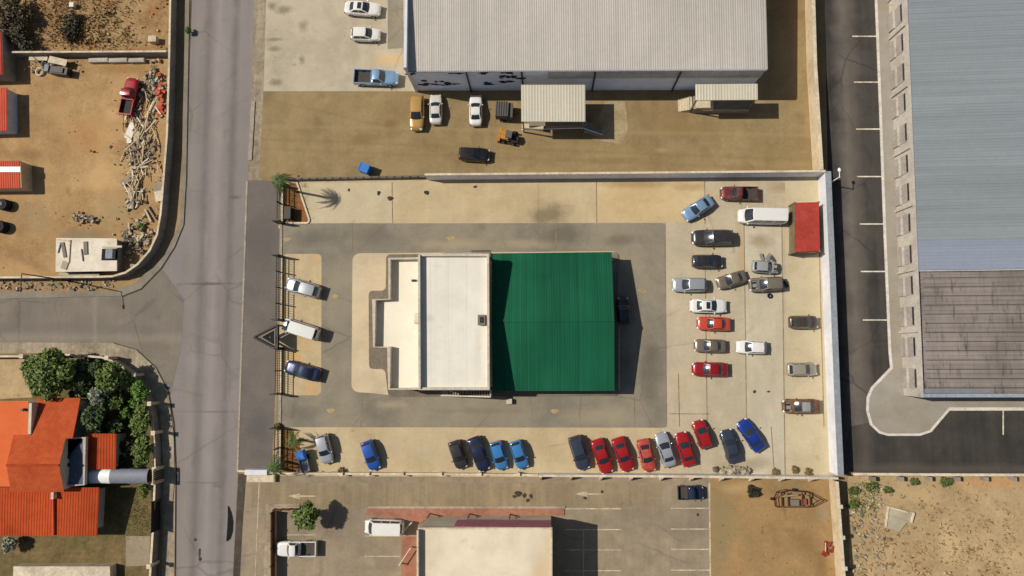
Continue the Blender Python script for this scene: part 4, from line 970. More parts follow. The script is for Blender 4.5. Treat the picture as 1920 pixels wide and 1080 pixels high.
def car_meshes(ty):
    if ty in CARMESH: return CARMESH[ty]
    L, W, H, pf, gh, wb, wr = TYPES[ty]; hl = L/2; out = []
    u0 = pf[0][0]
    m = MB(); ns = 26; prev = None; rows = []
    us = [u0+(1-u0)*(.5-.5*math.cos(math.pi*i/ns))*.5+(1-u0)*(i/ns)*.5 for i in range(ns+1)]
    def halfw(u):
        if u0 > -.5: k_ = 1-.30*max(0, u)**6
        else: k_ = 1-.30*abs(u)**6 if u > 0 else 1-.22*abs(u)**7
        return W/2*k_
    for u in us:
        w_ = halfw(u); z = interp(pf, u); lo = .24 if abs(u) < .9 else .30
        sec = [(0, z+.035), (.45, z+.03), (.80, z+.005), (.93, z-.05), (.995, z-.16), (1, .52), (.985, .36), (.93, lo)]
        row = [(u*hl, -a*w_, min(b, z+.04) if b > .5 else b) for a, b in sec[::-1]]+[(u*hl, a*w_, b) for a, b in sec[1:]]
        rows.append(row)
    n = len(rows[0]); vs = [p for r in rows for p in r]
    fs = [(i*n+j, (i+1)*n+j, (i+1)*n+j+1, i*n+j+1) for i in range(ns) for j in range(n-1)]
    m.add(vs, fs, True)
    m.add(rows[0], [tuple(range(n))], False); m.add(rows[-1], [tuple(range(n-1, -1, -1))], False)
    # greenhouse shell
    xr0, xr1, xf1, xf0 = [g_*hl for g_ in gh]
    def zb(x): return interp(pf, x/hl)+.0
    def front(u, v, e=0):   # u across, v up
        y = (2*u-1); bx = xf0-.16*y*y; tx = xf1-.06*y*y; t = v
        return (bx+(tx-bx)*t+e*.5, y*(wb+(wr-wb)*t), zb(xf0-.1)-.02+(H-.03*y*y-.03-zb(xf0-.1)+.02)*t+.03*math.sin(math.pi*t)+e)
    def rear(u, v, e=0):
        y = (2*u-1); bx = xr0+.10*y*y; tx = xr1+.05*y*y; t = v
        return (bx+(tx-bx)*t-e*.5, y*(wb-.02+(wr-wb)*t), zb(xr0+.1)-.02+(H-.05-.03*y*y-zb(xr0+.1)+.02)*t+.03*math.sin(math.pi*t)+e)
    def roof(u, v, e=0):
        y = 2*u-1; a = xr1+.05*y*y; b = xf1-.06*y*y
        zr = (H-.05)*(1-v)+(H-.03)*v
        return (a+(b-a)*v, y*wr, zr-.03*y*y+.035*math.sin(math.pi*v)+e)
    def side(s, u, v, e=0):
        a0 = (xr0+.10, xr1+.05); b0 = (xf0-.16, xf1-.06)
        xa = a0[0]+(a0[1]-a0[0])*v; xb = b0[0]+(b0[1]-b0[0])*v; x = xa+(xb-xa)*u
        zl = zb(xr0+.1)*(1-u)+zb(xf0-.1)*u-.02; zh = (H-.05)*(1-u)+(H-.03)*u-.03+.035*math.sin(math.pi*u)
        return (x, s*(wb-.02*(1-u)+(wr-wb)*v+.02*math.sin(math.pi*v)+e), zl+(zh-zl)*v)
    m.grid(front, 8, 5); m.grid(rear, 8, 5); m.grid(lambda u, v: roof(u, v), 8, 10)
    for s in (-1, 1): m.grid(lambda u, v: side(s, u, v), 10, 4)
    out.append(('body', mesh_of(m, 'body'), 'P'))
    def inset(fn, ua, ub, va, vb, e, nu=8, nv=5):
        q = MB(); q.grid(lambda u, v: fn(ua+(ub-ua)*u, va+(vb-va)*v, e), nu, nv); return q
    out.append(('roof', mesh_of(inset(roof, .05, .95, .03, .97, .008, 8, 8), 'roof'), 'R'))
    out.append(('windscreen', mesh_of(inset(front, .07, .93, .06, .93, .010), 'windscreen', 'glass'), 'G'))
    if ty == 'van': out.append(('rear_window', mesh_of(inset(rear, .12, .88, .2, .9, .010), 'rear_window', 'glass'), 'G'))
    else: out.append(('rear_window', mesh_of(inset(rear, .09, .91, .10, .92, .010), 'rear_window', 'glass'), 'G'))
    for s in (-1, 1):
        q = MB()
        cuts = ((.05, .34), (.38, .64), (.68, .95)) if ty in ('wagon', 'van') else ((.08, .92),) if ty == 'pickup' else ((.08, .48), (.53, .93))
        for a, b in cuts: q.grid(lambda u, v: side(s, a+(b-a)*u, .12+.76*v, .008), 6, 3)
        out.append(('side_window', mesh_of(q, 'side_window', 'glass'), 'G'))
    zf = interp(pf, .93); zr_ = interp(pf, -.95)
    for s in (-1, 1):
        q = MB(); q.ell((hl*.925, s*W*.335, zf-.10), (.20, .17, .09)); out.append(('headlight', mesh_of(q, 'headlight', 'lamp_glass'), 'H'))
    for s in (-1, 1):
        q = MB(); q.ell((-hl*.955, s*W*.40, (zr_ if u0 < -.5 else .85)-.10), (.10, .13, .10)); out.append(('taillight', mesh_of(q, 'taillight', 'tail_red'), 'T'))
    for s in (-1, 1):
        q = MB(); q.ell((xf0-.38, s*(W/2+.07), zb(xf0)+.09), (.09, .12, .075)); out.append(('mirror', mesh_of(q, 'mirror'), 'P'))
    q = MB(); q.box((hl*.985, 0, .45), (.06, W*.5, .16)); q.box((hl*.9, 0, .30), (.3, W*.6, .10)); out.append(('grille', mesh_of(q, 'grille', 'trim_black'), 'K'))
    if ty == 'pickup':
        q = MB(); x0, x1 = -hl, -.185*hl; zc = .98; wt = .09
        for s in (-1, 1): q.box(((x0+x1)/2, s*(W/2-wt/2-.01), .66), (x1-x0, wt, .62))
        q.box((x0+wt/2, 0, .68), (wt, W-.2, .58)); q.box((x1-wt/2, 0, .68), (wt, W-.2, .62)); out.append(('bed_side', mesh_of(q, 'bed_side'), 'P'))
        q = MB(); q.box(((x0+x1)/2, 0, .52), (x1-x0-.2, W-.2, .08))
        for i in range(9): q.box(((x0+x1)/2, -.6+.15*i, .57), (x1-x0-.22, .05, .03))
        out.append(('bed_floor', mesh_of(q, 'bed_floor', 'bed_liner'), 'B'))
    wheels = []
    r = .31 if ty in ('sedan', 'hatch') else .35
    for x in (-hl*.60, hl*.62):
        for s in (-1, 1):
            q = MB(); y = s*(W/2-.10); q.tube((x, y-.10, r), (x, y+.10, r), r, r, 20); 
            z_ = MB(); yo = s*(W/2+.004); z_.tube((x, yo-s*.02, r), (x, yo, r), r*.62, r*.6, 14)
            wheels.append((mesh_of(q, 'tyre', 'tyre_black'), mesh_of(z_, 'rim', 'rim_grey')))
    CARMESH[ty] = (out, wheels)
    return CARMESH[ty]
def slot(o, mat):
    o.material_slots[0].link = 'OBJECT'; o.material_slots[0].material = mat
def car(ty, front, rear, col, label, cat='car', group=None, name=None, roofcol=None, sunroof=False, engine=False, lid=None, open_bed=None, wide=1.0, zc=.75, glass=True):
    L, W, H = TYPES[ty][:3]
    a, b = P(front[0], front[1], zc), P(rear[0], rear[1], zc)
    d = a-b; ang = math.atan2(d.y, d.x); c = (a+b)/2; sx = d.length/L
    root = bpy.data.objects.new(name or {'sedan': 'sedan_car', 'hatch': 'hatchback_car', 'wagon': 'estate_car', 'van': 'van', 'pickup': 'pickup_truck'}[ty], None); COL.objects.link(root)
    root.location = (c.x, c.y, .036); root.rotation_euler = (0, 0, ang); root.scale = (sx, wide*min(1.08, max(.9, .5+.5*sx)), min(1.08, max(.9, .5+.5*sx)))
    root.empty_display_size = .3
    tag(root, label, cat, group)
    pm = PAINT[col]; rm = PAINT[roofcol] if roofcol else pm
    out, wheels = car_meshes(ty)
    for nm, me, kd in out:
        if engine == 'front' and nm == 'grille': continue
        o = bpy.data.objects.new(nm, me); COL.objects.link(o); o.parent = root
        if kd in 'PR': slot(o, pm if kd == 'P' else rm)
    for ty_, rim in wheels:
        o = bpy.data.objects.new('wheel', ty_); COL.objects.link(o); o.parent = root
        r_ = bpy.data.objects.new('rim', rim); COL.objects.link(r_); r_.parent = o
    root['_o'] = (0, 0, 0)
    if sunroof:
        q = MB(); g = TYPES[ty][4]; x = (g[1]*.35+g[2]*.65)*L/2
        q.grid(lambda u, v: (x-.24+.48*v, (-.42+.84*u), H-.015+.03-.02*(2*u-1)**2), 4, 4); q.build('sunroof', 'glass', root)
    if engine:
        hl = L/2; z = interp(TYPES[ty][3], .72)+.05
        q = MB(); q.box((hl*.72, 0, z-.02), (hl*.40, W*.62, .06)); bay = q.build('engine_bay', 'engine_grime', root)
        q = MB(); q.box((hl*.74, .1, z+.06), (.5, .42, .16)); q.tube((hl*.6, -.45, z+.05), (hl*.86, -.4, z+.05), .07); q.box((hl*.62, .5, z+.04), (.25, .2, .12)); q.build('engine', 'hull_part', bay)
    return root
plain('hull_part', C(150, 146, 138), .6, .2)

G1 = 'cars parked beside the warehouse'; G2 = 'cars in the south row of the compound'; G3 = 'cars in the east half of the compound'; G4 = 'vehicles along the west bays of the compound'
car('sedan', (713, 18), (646, 14), 'white', 'white sedan with black sunroof, topmost car beside the warehouse wall', group=G1, sunroof=True)
car('hatch', (713, 65), (658, 64), 'white', 'white hatchback between the sunroof sedan and the blue pickup', group=G1)
car('pickup', (747, 147), (664, 144), 'steel_blue', 'light blue pickup with dark empty bed by the warehouse corner', 'pickup', group=G1, name='pickup_truck')
car('wagon', (781, 244), (783, 180), 'gold', 'gold estate car nose down on the dirt by the warehouse', group=G1)
car('sedan', (817, 177), (817, 232), 'pearl', 'pale silver sedan parked next to the gold estate car', group=G1)
car('sedan', (892, 178), (892, 235), 'white', 'white sedan standing alone between silver sedan and dark trailer', group=G1)
car('wagon', (918, 291), (860, 288), 'black', 'black estate car out in the middle of the dirt yard', group=G1)
car('pickup', (250, 146), (235, 215), 'red', 'red pickup with dark bed beside the scrap pile', 'pickup')
car('hatch', (537, 531), (600, 549), 'silver', 'silver white hatchback in the bay above the long white van', group=G4)
car('van', (531, 607), (597, 628), 'white', 'white van with black windscreen parked by the triangular sign frame', 'van', group=G4)
car('sedan', (535, 686), (600, 705), 'navy', 'dark blue sedan in the bay below the long white van', group=G4)
car('wagon', (615, 869), (602, 815), 'silver', 'silver grey estate car beside the blue topped cart', group=G2)
car('hatch', (704, 880), (686, 827), 'blue', 'blue hatchback standing alone along the south row', group=G2)
car('hatch', (867, 878), (850, 827), 'dark_grey', 'dark grey hatchback at the end of a four car cluster', group=G2)
car('sedan', (909, 882), (887, 820), 'navy', 'dark navy sedan between grey hatchback and light blue hatchback', group=G2)
car('hatch', (943, 880), (928, 828), 'sky', 'light blue hatchback directly right of the navy sedan', group=G2)
car('hatch', (982, 878), (965, 827), 'sky', 'light blue hatchback closing the right end of the four car cluster', group=G2)
car('wagon', (1096, 880), (1076, 818), 'slate', 'dark slate estate car directly left of the red cars', group=G2)
car('sedan', (1140, 887), (1118, 824), 'red', 'red sedan directly right of the dark slate estate car', group=G2)
car('sedan', (1179, 883), (1157, 821), 'red', 'red sedan between two other red sedans nose down', group=G2)
car('sedan', (1220, 884), (1205, 824), 'faded_red', 'faded red sedan directly left of the silver sedan', group=G2)
car('sedan', (1238, 812), (1258, 875), 'silver', 'silver sedan between red sedans in the south row', group=G2)
car('sedan', (1276, 811), (1294, 874), 'red', 'bright red sedan directly right of the silver sedan', group=G2)
car('hatch', (1308, 789), (1326, 840), 'red', 'red hatchback set higher than the south row of cars', group=G2)
car('sedan', (1361, 806), (1379, 868), 'slate', 'slate blue sedan parked above the rubble pile', group=G2)
car('sedan', (1390, 789), (1427, 844), 'royal', 'bright royal blue sedan tilted at the right end of the row', group=G2)
car('sedan', (1283, 407), (1335, 373), 'steel_blue', 'light blue silver sedan standing diagonally at the top', group=G3)
car('pickup', (1351, 362), (1421, 363), 'maroon', 'old dark red pickup above the long white van', 'pickup', group=G3)
car('van', (1384, 405), (1474, 407), 'white', 'long white van beside the red topped container', 'van', group=G3)
car('wagon', (1297, 446), (1374, 445), 'dark_grey', 'long dark grey estate car below the diagonal sedan', group=G3)
car('hatch', (1355, 490), (1298, 490), 'charcoal', 'charcoal hatchback below the long dark grey estate car', group=G3)
wr = car('hatch', (1459, 502), (1411, 499), 'hull_grey', 'wrecked grey hatchback with bonnet off and loose panels around it', group=G3, engine='front')
car('wagon', (1260, 534), (1324, 534), 'silver', 'silver estate car at the left of the wrecked cars', group=G3)
car('sedan', (1345, 533), (1399, 516), 'grey_brown', 'grey brown sedan tilted toward the wrecked cars', group=G3)
car('wagon', (1405, 535), (1468, 531), 'drab', 'stripped drab grey estate wreck with exposed engine', group=G3, engine='front')
car('sedan', (1363, 574), (1294, 573), 'white', 'white sedan with black sunroof above the orange red sedan', group=G3, sunroof=True)
car('sedan', (1307, 606), (1370, 608), 'orange_red', 'orange red sedan with brownish boot below the white sedan', group=G3)
car('sedan', (1302, 648), (1361, 649), 'grey_brown', 'grey brown sedan between the orange and the red sedan', group=G3)
car('sedan', (1298, 692), (1365, 693), 'deep_red', 'deep red sedan, lowest of the left column of parked cars', group=G3)
car('hatch', (1381, 650), (1437, 652), 'white', 'white hatchback alone between the two columns of cars', group=G3)
car('hatch', (1534, 604), (1480, 604), 'umber', 'dark brown hatchback near the white wall', group=G3)
car('hatch', (1532, 692), (1476, 693), 'beige_silver', 'beige silver hatchback near the white wall below the dark brown one', group=G3)
car('sedan', (1468, 762), (1537, 762), 'rust_brown', 'rusty brown sedan with grey roof and bare engine by the white wall', group=G3, roofcol='hull_grey', engine='front')
car('pickup', (1319, 924), (1271, 924), 'navy', 'small dark pickup with sand coloured load bed below the white wall', 'pickup')
car('van', (684, 987), (757, 989), 'white', 'white van beside the brick paving of the south building', 'van')
car('pickup', (518, 1029), (593, 1029), 'white', 'white pickup with dark bed near the bottom edge', 'pickup')
car('wagon', (1168, 558), (1170, 607), 'charcoal', 'dark car standing in the shade beside the green shed', wide=.95)

# ---- trailers, machines and other yard things
plain('blue_tarp', C(40, 104, 178), .6, 0, .4, .2); plain('blue_plastic', C(44, 108, 184), .45)
plain('trailer_grey', C(88, 84, 78), .7); plain('machine_yellow', C(176, 120, 52), .7, 0, .3, .3); plain('rust', C(110, 70, 44), .85, .1, .2, .3)
plain('red_paint', C(150, 58, 46), .8, 0, .2, .25); plain('seat_red', C(140, 76, 62), .8); plain('worn_white', C(196, 186, 166), .7)
plain('timber_pale', C(192, 172, 138), .9, 0, .2, .2); plain('timber_grey', C(150, 136, 116), .9, 0, .2, .2); plain('sheet_white', C(226, 216, 196), .7)
def frame_of(px, ang):
    c = P(px[0], px[1], 0); M = Matrix.Translation(c) @ Matrix.Rotation(ang, 4, 'Z'); return c, M
class LB(MB):
    """builds in a local frame"""
    def __init__(s, M): super().__init__(); s.M = M
    def fin(s, name, mat, root): s.v = [tuple(s.M @ Vector(v)) for v in s.v]; return s.build(name, mat, root)
def wheels_at(root, M, spots, r=.3, w=.18):
    for x, y in spots:
        b = LB(M); b.tube((x, y-w/2, r), (x, y+w/2, r), r, r, 14); o = b.fin('wheel', 'tyre_black', root)
        b = LB(M); b.tube((x, y-w/2-.01, r), (x, y+w/2+.01, r), r*.5, r*.5, 10); b.fin('rim', 'rim_grey', o)
c, M = frame_of((947, 214), R(-3)); rt = thing('box_trailer', c, 'dark grey boxy trailer beside the square loading canopy', 'trailer')
b = LB(M); b.box((-.35, 0, 1.15), (1.5, 1.9, 1.3)); b.fin('box', 'trailer_grey', rt)
b = LB(M); b.box((.78, 0, 1.0), (.55, 1.9, 1.0)); b.box((.46, 0, 1.75), (.1, 1.9, .08)); b.fin('front_box', 'trailer_grey', rt)
b = LB(M)
for i in range(5): b.box((-.95+.3*i, 0, 1.82), (.06, 1.92, .05))
b.fin('roof_bow', 'dark_steel', rt)
b = LB(M); b.tube((1.05, .4, .5), (1.75, 0, .5), .05); b.tube((1.05, -.4, .5), (1.75, 0, .5), .05); b.fin('drawbar', 'dark_steel', rt)
wheels_at(rt, M, [(-.3, 1.0), (-.3, -1.0)])
c, M = frame_of((953, 259), R(-12)); rt = thing('loader', c, 'small rusty yellow loader standing below the dark trailer', 'loader')
b = LB(M); b.box((-.5, 0, .8), (1.2, 1.1, .7)); b.box((-1.05, 0, .55), (.3, 1.8, .9)); b.box((-.65, .7, .75), (.8, .18, .4)); b.fin('body', 'machine_yellow', rt)
b = LB(M); b.box((.15, 0, 1.0), (.7, .8, 1.0)); b.box((.15, 0, 1.55), (.8, .9, .07)); b.fin('cab', 'trailer_grey', rt)
b = LB(M); b.box((.95, -.15, .55), (.9, 1.0, .5)); b.box((1.2, -.15, .85), (.4, .5, .2)); b.fin('engine_cover', 'dark_steel', rt)
b = LB(M); b.tube((-.9, .55, 1.2), (.2, .55, .8), .07); b.tube((-.9, -.55, 1.2), (.2, -.55, .8), .07); b.fin('lift_arm', 'machine_yellow', rt)
wheels_at(rt, M, [(-.5, .75), (-.5, -.75), (.8, .7), (.8, -.8)], .38, .24)
c, M = frame_of((688, 320), R(-22)); rt = thing('waste_bin', c, 'small blue open bin tilted on the dirt near the rail fence', 'bin')
b = LB(M)
for s in (-1, 1): b.box((0, s*.52, .75), (1.25, .07, 1.1)); b.box((s*.6, 0, .75), (.07, 1.0, 1.1))
b.box((0, 0, .25), (1.2, 1.0, .08)); b.fin('bin_body', 'blue_plastic', rt)
b = LB(M); b.box((-.05, 0, 1.32), (1.3, 1.14, .05)); b.box((-.6, 0, 1.36), (.1, 1.1, .05)); b.fin('lid', 'blue_plastic', rt)
wheels_at(rt, M, [(.5, .5), (.5, -.5), (-.5, .5), (-.5, -.5)], .12, .08)
c, M = frame_of((573, 862), R(-73)); rt = thing('handcart', c, 'small cart with blue cover beside the silver grey estate car', 'cart')
b = LB(M); b.box((-.75, 0, .95), (1.15, 1.05, .7)); b.box((-.75, 0, 1.34), (.9, .85, .1)); b.fin('cover', 'blue_tarp', rt)
b = LB(M); b.box((.6, 0, .62), (1.5, 1.0, .12)); b.box((.6, .5, .78), (1.5, .06, .28)); b.box((.6, -.5, .78), (1.5, .06, .28)); b.box((1.35, 0, .78), (.06, 1.0, .28)); b.fin('tray', 'wall_top_grey', rt)
b = LB(M); b.tube((1.3, 0, .55), (2.0, .1, .4), .05); b.fin('drawbar', 'dark_steel', rt)
wheels_at(rt, M, [(-.3, .6), (-.3, -.6)])
plain('dark_rust', C(84, 46, 34), .85, .1, .2, .3)
# boat frame on the ochre lot
c = P(1500, 937, 0)
bt = thing('boat_frame', c, 'rusty pointed boat frame lying on the ochre dirt lot', 'boat frame')
hullpx = [(1455, 935), (1460, 924), (1475, 920), (1515, 923), (1545, 939), (1520, 951), (1457, 951)]
hz = .8
m = MB()
for i in range(7):
    a, b = P(*hullpx[i], hz), P(*hullpx[(i+1) % 7], hz); m.tube(a, b, .05)
    m.tube((a.x, a.y, .1), a, .04)
m.build('gunwale', 'dark_rust', bt)
m = MB()
for i in range(7):
    a, b = P(*hullpx[i], hz), P(*hullpx[(i+1) % 7], hz); m.tube((a.x, a.y, .12), (b.x, b.y, .12), .05)
m.build('keel_frame', 'rust', bt)
m = MB(); m.prism([P(x, y, .3) for x, y in [(1458, 932), (1474, 926), (1512, 928), (1532, 939), (1518, 948), (1459, 949)]], .16, .3); m.build('deck', 'ochre_dirt', bt)
for x in (1466, 1478, 1505, 1519):
    m = MB(); a, b = P(x, 923, .62), P(x, 950, .62); m.box(((a.x+b.x)/2, (a.y+b.y)/2, .62), (.13, abs(a.y-b.y)-.1, .08)); m.build('crossbar', 'dark_rust', bt)
m = MB(); q0 = P(1490, 942, .6); m.box((q0.x, q0.y, .55), (.9, .7, .5)); m.build('locker', 'grey_box', bt)
m = MB(); q0 = P(1508, 941, .6); m.box((q0.x, q0.y, .5), (.5, .7, .3)); m.build('seat', 'seat_red', bt)
m = MB(); m.tube(P(1466, 931, .85), P(1496, 928, .85), .1); m.build('roll', 'timber_grey', bt)
for x, y in ((1489, 918), (1448, 935)):
    m = MB(); q0 = P(x, y, .2); m.tube((q0.x, q0.y-.12, .26), (q0.x, q0.y+.12, .26), .26); m.build('wheel', 'tyre_black', bt)
# red heap by the tan wall
rt = thing('scrap_heap', P(1551, 1038, 0), 'small heap of red plastic scrap against the tan wall', 'scrap heap')
q = random.Random(5); m = MB()
for i in range(17):
    t = q.random(); c = P(1551+(q.random()-.5)*(20 if t > .4 else 9), 1044-30*(1-t), .2); m.box((c.x, c.y, .15+.3*q.random()), (.25+.45*q.random(), .1+.25*q.random(), .06), q.random()*3, (q.random()-.5))
m.build('red_scrap', 'red_paint', rt)
m = MB(); m.tube(P(1548, 1018, .6), P(1548, 1034, .5), .06); m.build('pole', 'wall_cap', rt)
# slab on the sand lot
m = MB(); m.prism([P(x, y, .22) for x, y in [(1664, 949), (1676, 951), (1703, 959), (1716, 960), (1711, 981), (1700, 980), (1687, 997), (1659, 990)]], 0, .22)
rt = thing('concrete_slab', P(1686, 973, 0), 'broken pale concrete slab lying on the sandy lot', 'slab')
m.build('slab', 'pale_concrete', rt)
m = MB(); m.path_wall([P(x, y, .34) for x, y in [(1661, 988), (1666, 951), (1703, 961)]], .36, .16, .2); m.path_wall([P(x, y, .34) for x, y in [(1714, 962), (1709, 980)]], .36, .2, .2); m.build('rim', 'wall_cap', rt)
# the triangular entrance sign frame
rt = thing('sign_frame', P(510, 632, 0), 'dark triangular sign frame at the compound entrance beside the white van', 'sign')
HT = 1.7
A, B_, D = P(477, 632, HT), P(521, 610, HT), P(521, 655, HT)
m = MB()
for a, b in ((A, B_), (B_, D), (D, A)): m.tube(a, b, .17, .17, 6)
m.build('triangle_beam', 'dark_steel', rt)
m = MB()
A2, B2, D2 = P(490, 632, HT), P(516, 618, HT), P(516, 648, HT)
for a, b in ((A2, B2), (B2, D2), (D2, A2)): m.tube(a, b, .09, .09, 6)
m.build('inner_frame', 'rail_steel', rt)
m = MB(); m.prism([A2, B2, D2], HT-.12, HT-.06); m.build('sign_panel', 'dark_void', rt)
for v in (B_, D, (A+B_+D)/3):
    m = MB(); m.tube((v.x, v.y, 0), (v.x, v.y, HT), .12); m.build('post', 'dark_steel', rt)
# west fence of the compound: steel panels between the two gateways
def steel_fence(y0, y1, label, gate=False, x0=None):
    a, b = P(528.5-.009*(y0-345), y0, .3), P(528.5-.009*(y1-345), y1, .3)
    rt = thing('steel_fence', ((a.x+b.x)/2, (a.y+b.y)/2, 0), label, 'fence', 'steel fence runs along the compound front')
    L = (a-b).length; n = max(2, round(L/2.3))
    m = MB(); m.path_wall([a, b], .3, .26); m.build('plinth', 'wall_cap', rt)
    m = MB()
    for z in (.55, 1.0, 1.75): m.tube((a.x, a.y, z), (b.x, b.y, z), .055)
    m.build('rail', 'dark_steel', rt)
    m = MB(); nb = int(L/.30)
    for i in range(nb): p = a.lerp(b, (i+.5)/nb); m.tube((p.x, p.y, .3), (p.x, p.y, 1.75), .022, .022, 5)
    m.build('bars', 'dark_steel', rt)
    for i in range(n+1):
        p = a.lerp(b, i/n); m = MB(); m.box((p.x, p.y, 1.0), (.14, .14, 2.0)); m.build('post', 'dark_steel', rt)
    for p in (a, b):
        m = MB(); m.box((p.x-.1, p.y, 1.05), (.95, .16, 2.1)); m.build('gate_pier', 'dark_steel', rt)
    return rt
steel_fence(348, 418, 'dark steel fence run from palm tree down to the upper gateway')
steel_fence(481, 600, 'dark steel fence run beside the silver hatchback bay')
steel_fence(652, 738, 'dark steel fence run beside the dark blue sedan bay')
steel_fence(801, 878, 'dark steel fence run beside the two small palms')
m = MB(); a, b = P(527.7, 420, .06), P(527, 480, .06); m.path_wall([a, b], .10, .28); o = m.build('gate_threshold', 'kerb_concrete'); o['kind'] = 'structure'
m = MB(); a, b = P(525, 740, .06), P(524.4, 800, .06); m.path_wall([a, b], .10, .34); o = m.build('gate_threshold', 'kerb_concrete'); o['kind'] = 'structure'
# planting beds by the gates
sheet('planting_bed', [(533, 345), (558, 343), (578, 412), (576, 417), (533, 417)], .030, 'bed_soil')
m = MB(); m.path_wall([P(x, y, .15) for x, y in rnd([(556, 341), (580, 413), (577, 418), (536, 418)], 6, 3, False)], .17, .22); o = m.build('bed_kerb', 'wall_cap'); o['kind'] = 'structure'
sheet('planting_bed', [(522, 803), (545, 805), (560, 830), (572, 880), (560, 886), (524, 886)], .030, 'bed_soil')
m = MB(); c = P(545, 402, 0); m.box((c.x, c.y, .55), (.75, 1.5, 1.1)); m.box((c.x, c.y, 1.13), (.85, 1.6, .06)); m.box((c.x+.39, c.y, .6), (.03, 1.1, .7))
solo(m, 'meter_box', 'dark_steel', 'dark metal cabinet in the planting bed below the palm', 'cabinet')
# entrance walls at the corner of the south driveway
m = MB(); a, b = P(460, 884, .9), P(500, 885, .9); m.path_wall([a, b], .9, .45); m.box(((a.x+b.x)/2, a.y-.1, .94), ((b.x-a.x)+.1, .6, .07)); solo(m, 'entrance_wall', 'wall_white', 'low white entrance wall beside the road below the dark apron', 'wall')
m = MB(); a, b = P(463, 897, .5), P(515, 897, .5); m.path_wall([a, b], .5, .9); m.box(((a.x+b.x)/2, a.y, .53), ((b.x-a.x)-.2, .7, .07)); solo(m, 'planter', 'wall_cap', 'long cream planter just below the white entrance wall', 'planter')
# fence of the south lot
a, b = P(509, 962, 1.3), P(509, 1300, 1.3)
rt = thing('wooden_fence', ((a.x), (a.y+b.y)/2, 0), 'dark brown fence with a low wall beside the white pickup', 'fence')
m = MB(); m.path_wall([a, b], .5, .24); m.build('plinth', 'wall_tan', rt)
m = MB(); m.path_wall([a, b], 1.5, .1, .5); m.build('panel', 'rust', rt)
for i in range(11): p = a.lerp(b, i/10); m = MB(); m.box((p.x, p.y, .8), (.16, .16, 1.6)); m.build('post', 'dark_steel', rt)
a, b = P(512, 957, 1.3), P(556, 956, 1.3)
rt = thing('wooden_fence', ((a.x+b.x)/2, a.y, 0), 'short dark brown fence left of the round green tree', 'fence')
m = MB(); m.path_wall([a, b], .5, .24); m.build('plinth', 'wall_tan', rt)
m = MB(); m.path_wall([a, b], 1.3, .1, .5); m.build('panel', 'rust', rt)
for i in range(4): p = a.lerp(b, i/3); m = MB(); m.box((p.x, p.y, .7), (.16, .16, 1.4)); m.build('post', 'dark_steel', rt)
for lbl, x0, y0, x1, y1 in (('white slanted bollard rail beside the white van', 752, 1000, 770, 982), ('white slanted bollard rail on the red bay', 752, 1055, 768, 1030)):
    a, b = P(x0, y0, 0), P(x1, y1, 1.2); rt = thing('guard_rail', a, lbl, 'guard rail')
    m = MB(); m.tube((a.x, a.y, .9), (b.x, b.y, .9), .07); m.build('rail', 'worn_white', rt)
    for v in (a, b):
        m = MB(); m.tube((v.x, v.y, 0), (v.x, v.y, .95), .09); m.build('post', 'worn_white', rt)
# lamps
def lamp(px, h, ax, ay, label, mat='galvanised', head=(.7, .3)):
    c = P(*px, 0); rt = thing('street_lamp', c, label, 'street lamp')
    m = MB(); m.tube((c.x, c.y, 0), (c.x, c.y, h), .10, .06, 10); m.build('pole', mat, rt)
    m = MB(); m.tube((c.x, c.y, 0), (c.x, c.y, .35), .17, .15, 10); m.build('base', mat, rt)
    m = MB(); m.tube((c.x, c.y, h-.05), (c.x+ax, c.y+ay, h+.1), .05, .045); m.build('arm', mat, rt)
    an = math.atan2(ay, ax); m = MB(); m.ell((c.x+ax, c.y+ay, h+.08), (head[0]/2, head[1]/2, .09), 10, 6, Matrix.Rotation(an, 3, 'Z')); m.build('lamp_head', mat, rt)
lamp((131, 527), 7.8, .15, -1.9, 'thin grey street lamp by the wall corner of the red dirt yard', 'dark_steel')
lamp((1551, 346), 3.4, -.02, .85, 'white street lamp just outside the white wall corner', 'white_paint', (.55, .4))
# tyres, drums
def drum(px, r, h, mat, label, name, cat, group=None):
    c = P(*px, 0); rt = thing(name, c, label, cat, group)
    m = MB(); m.tube((c.x, c.y, 0), (c.x, c.y, h), r, r*.96, 16); m.build('tank_body', mat, rt)
    m = MB(); m.tube((c.x-.05, c.y+.05, h), (c.x-.05, c.y+.05, h+.1), r*.4, r*.35, 12); m.build('lid', 'grey_box', rt)
    m = MB()
    for z in (.3, .7):
        m.tube((c.x, c.y, h*z-.03), (c.x, c.y, h*z+.03), r*1.03, r*1.03, 16)
    m.build('hoop', mat, rt)
drum((14, 386), .75, 1.0, 'rubber', 'black water tank below the striped shed', 'water_tank', 'tank')
drum((8, 427), .8, 1.0, 'rubber', 'black water tank cut by the left edge, lower of two', 'water_tank', 'tank')
m = MB(); c = P(1443, 555, 0)
for i in range(16):
    for j in range(6):
        pass
def torus(m, c, Rr, r, nu=18, nv=8):
    vs = [(c[0]+(Rr+r*math.cos(2*math.pi*j/nv))*math.cos(2*math.pi*i/nu), c[1]+(Rr+r*math.cos(2*math.pi*j/nv))*math.sin(2*math.pi*i/nu), c[2]+r+r*math.sin(2*math.pi*j/nv)) for i in range(nu) for j in range(nv)]
    m.add(vs, [(i*nv+j, ((i+1) % nu)*nv+j, ((i+1) % nu)*nv+(j+1) % nv, i*nv+(j+1) % nv) for i in range(nu) for j in range(nv)], True)
torus(m, (c.x, c.y, .02), .22, .11); solo(m, 'tyre', 'rubber', 'loose black tyre lying below the stripped estate wreck', 'tyre')
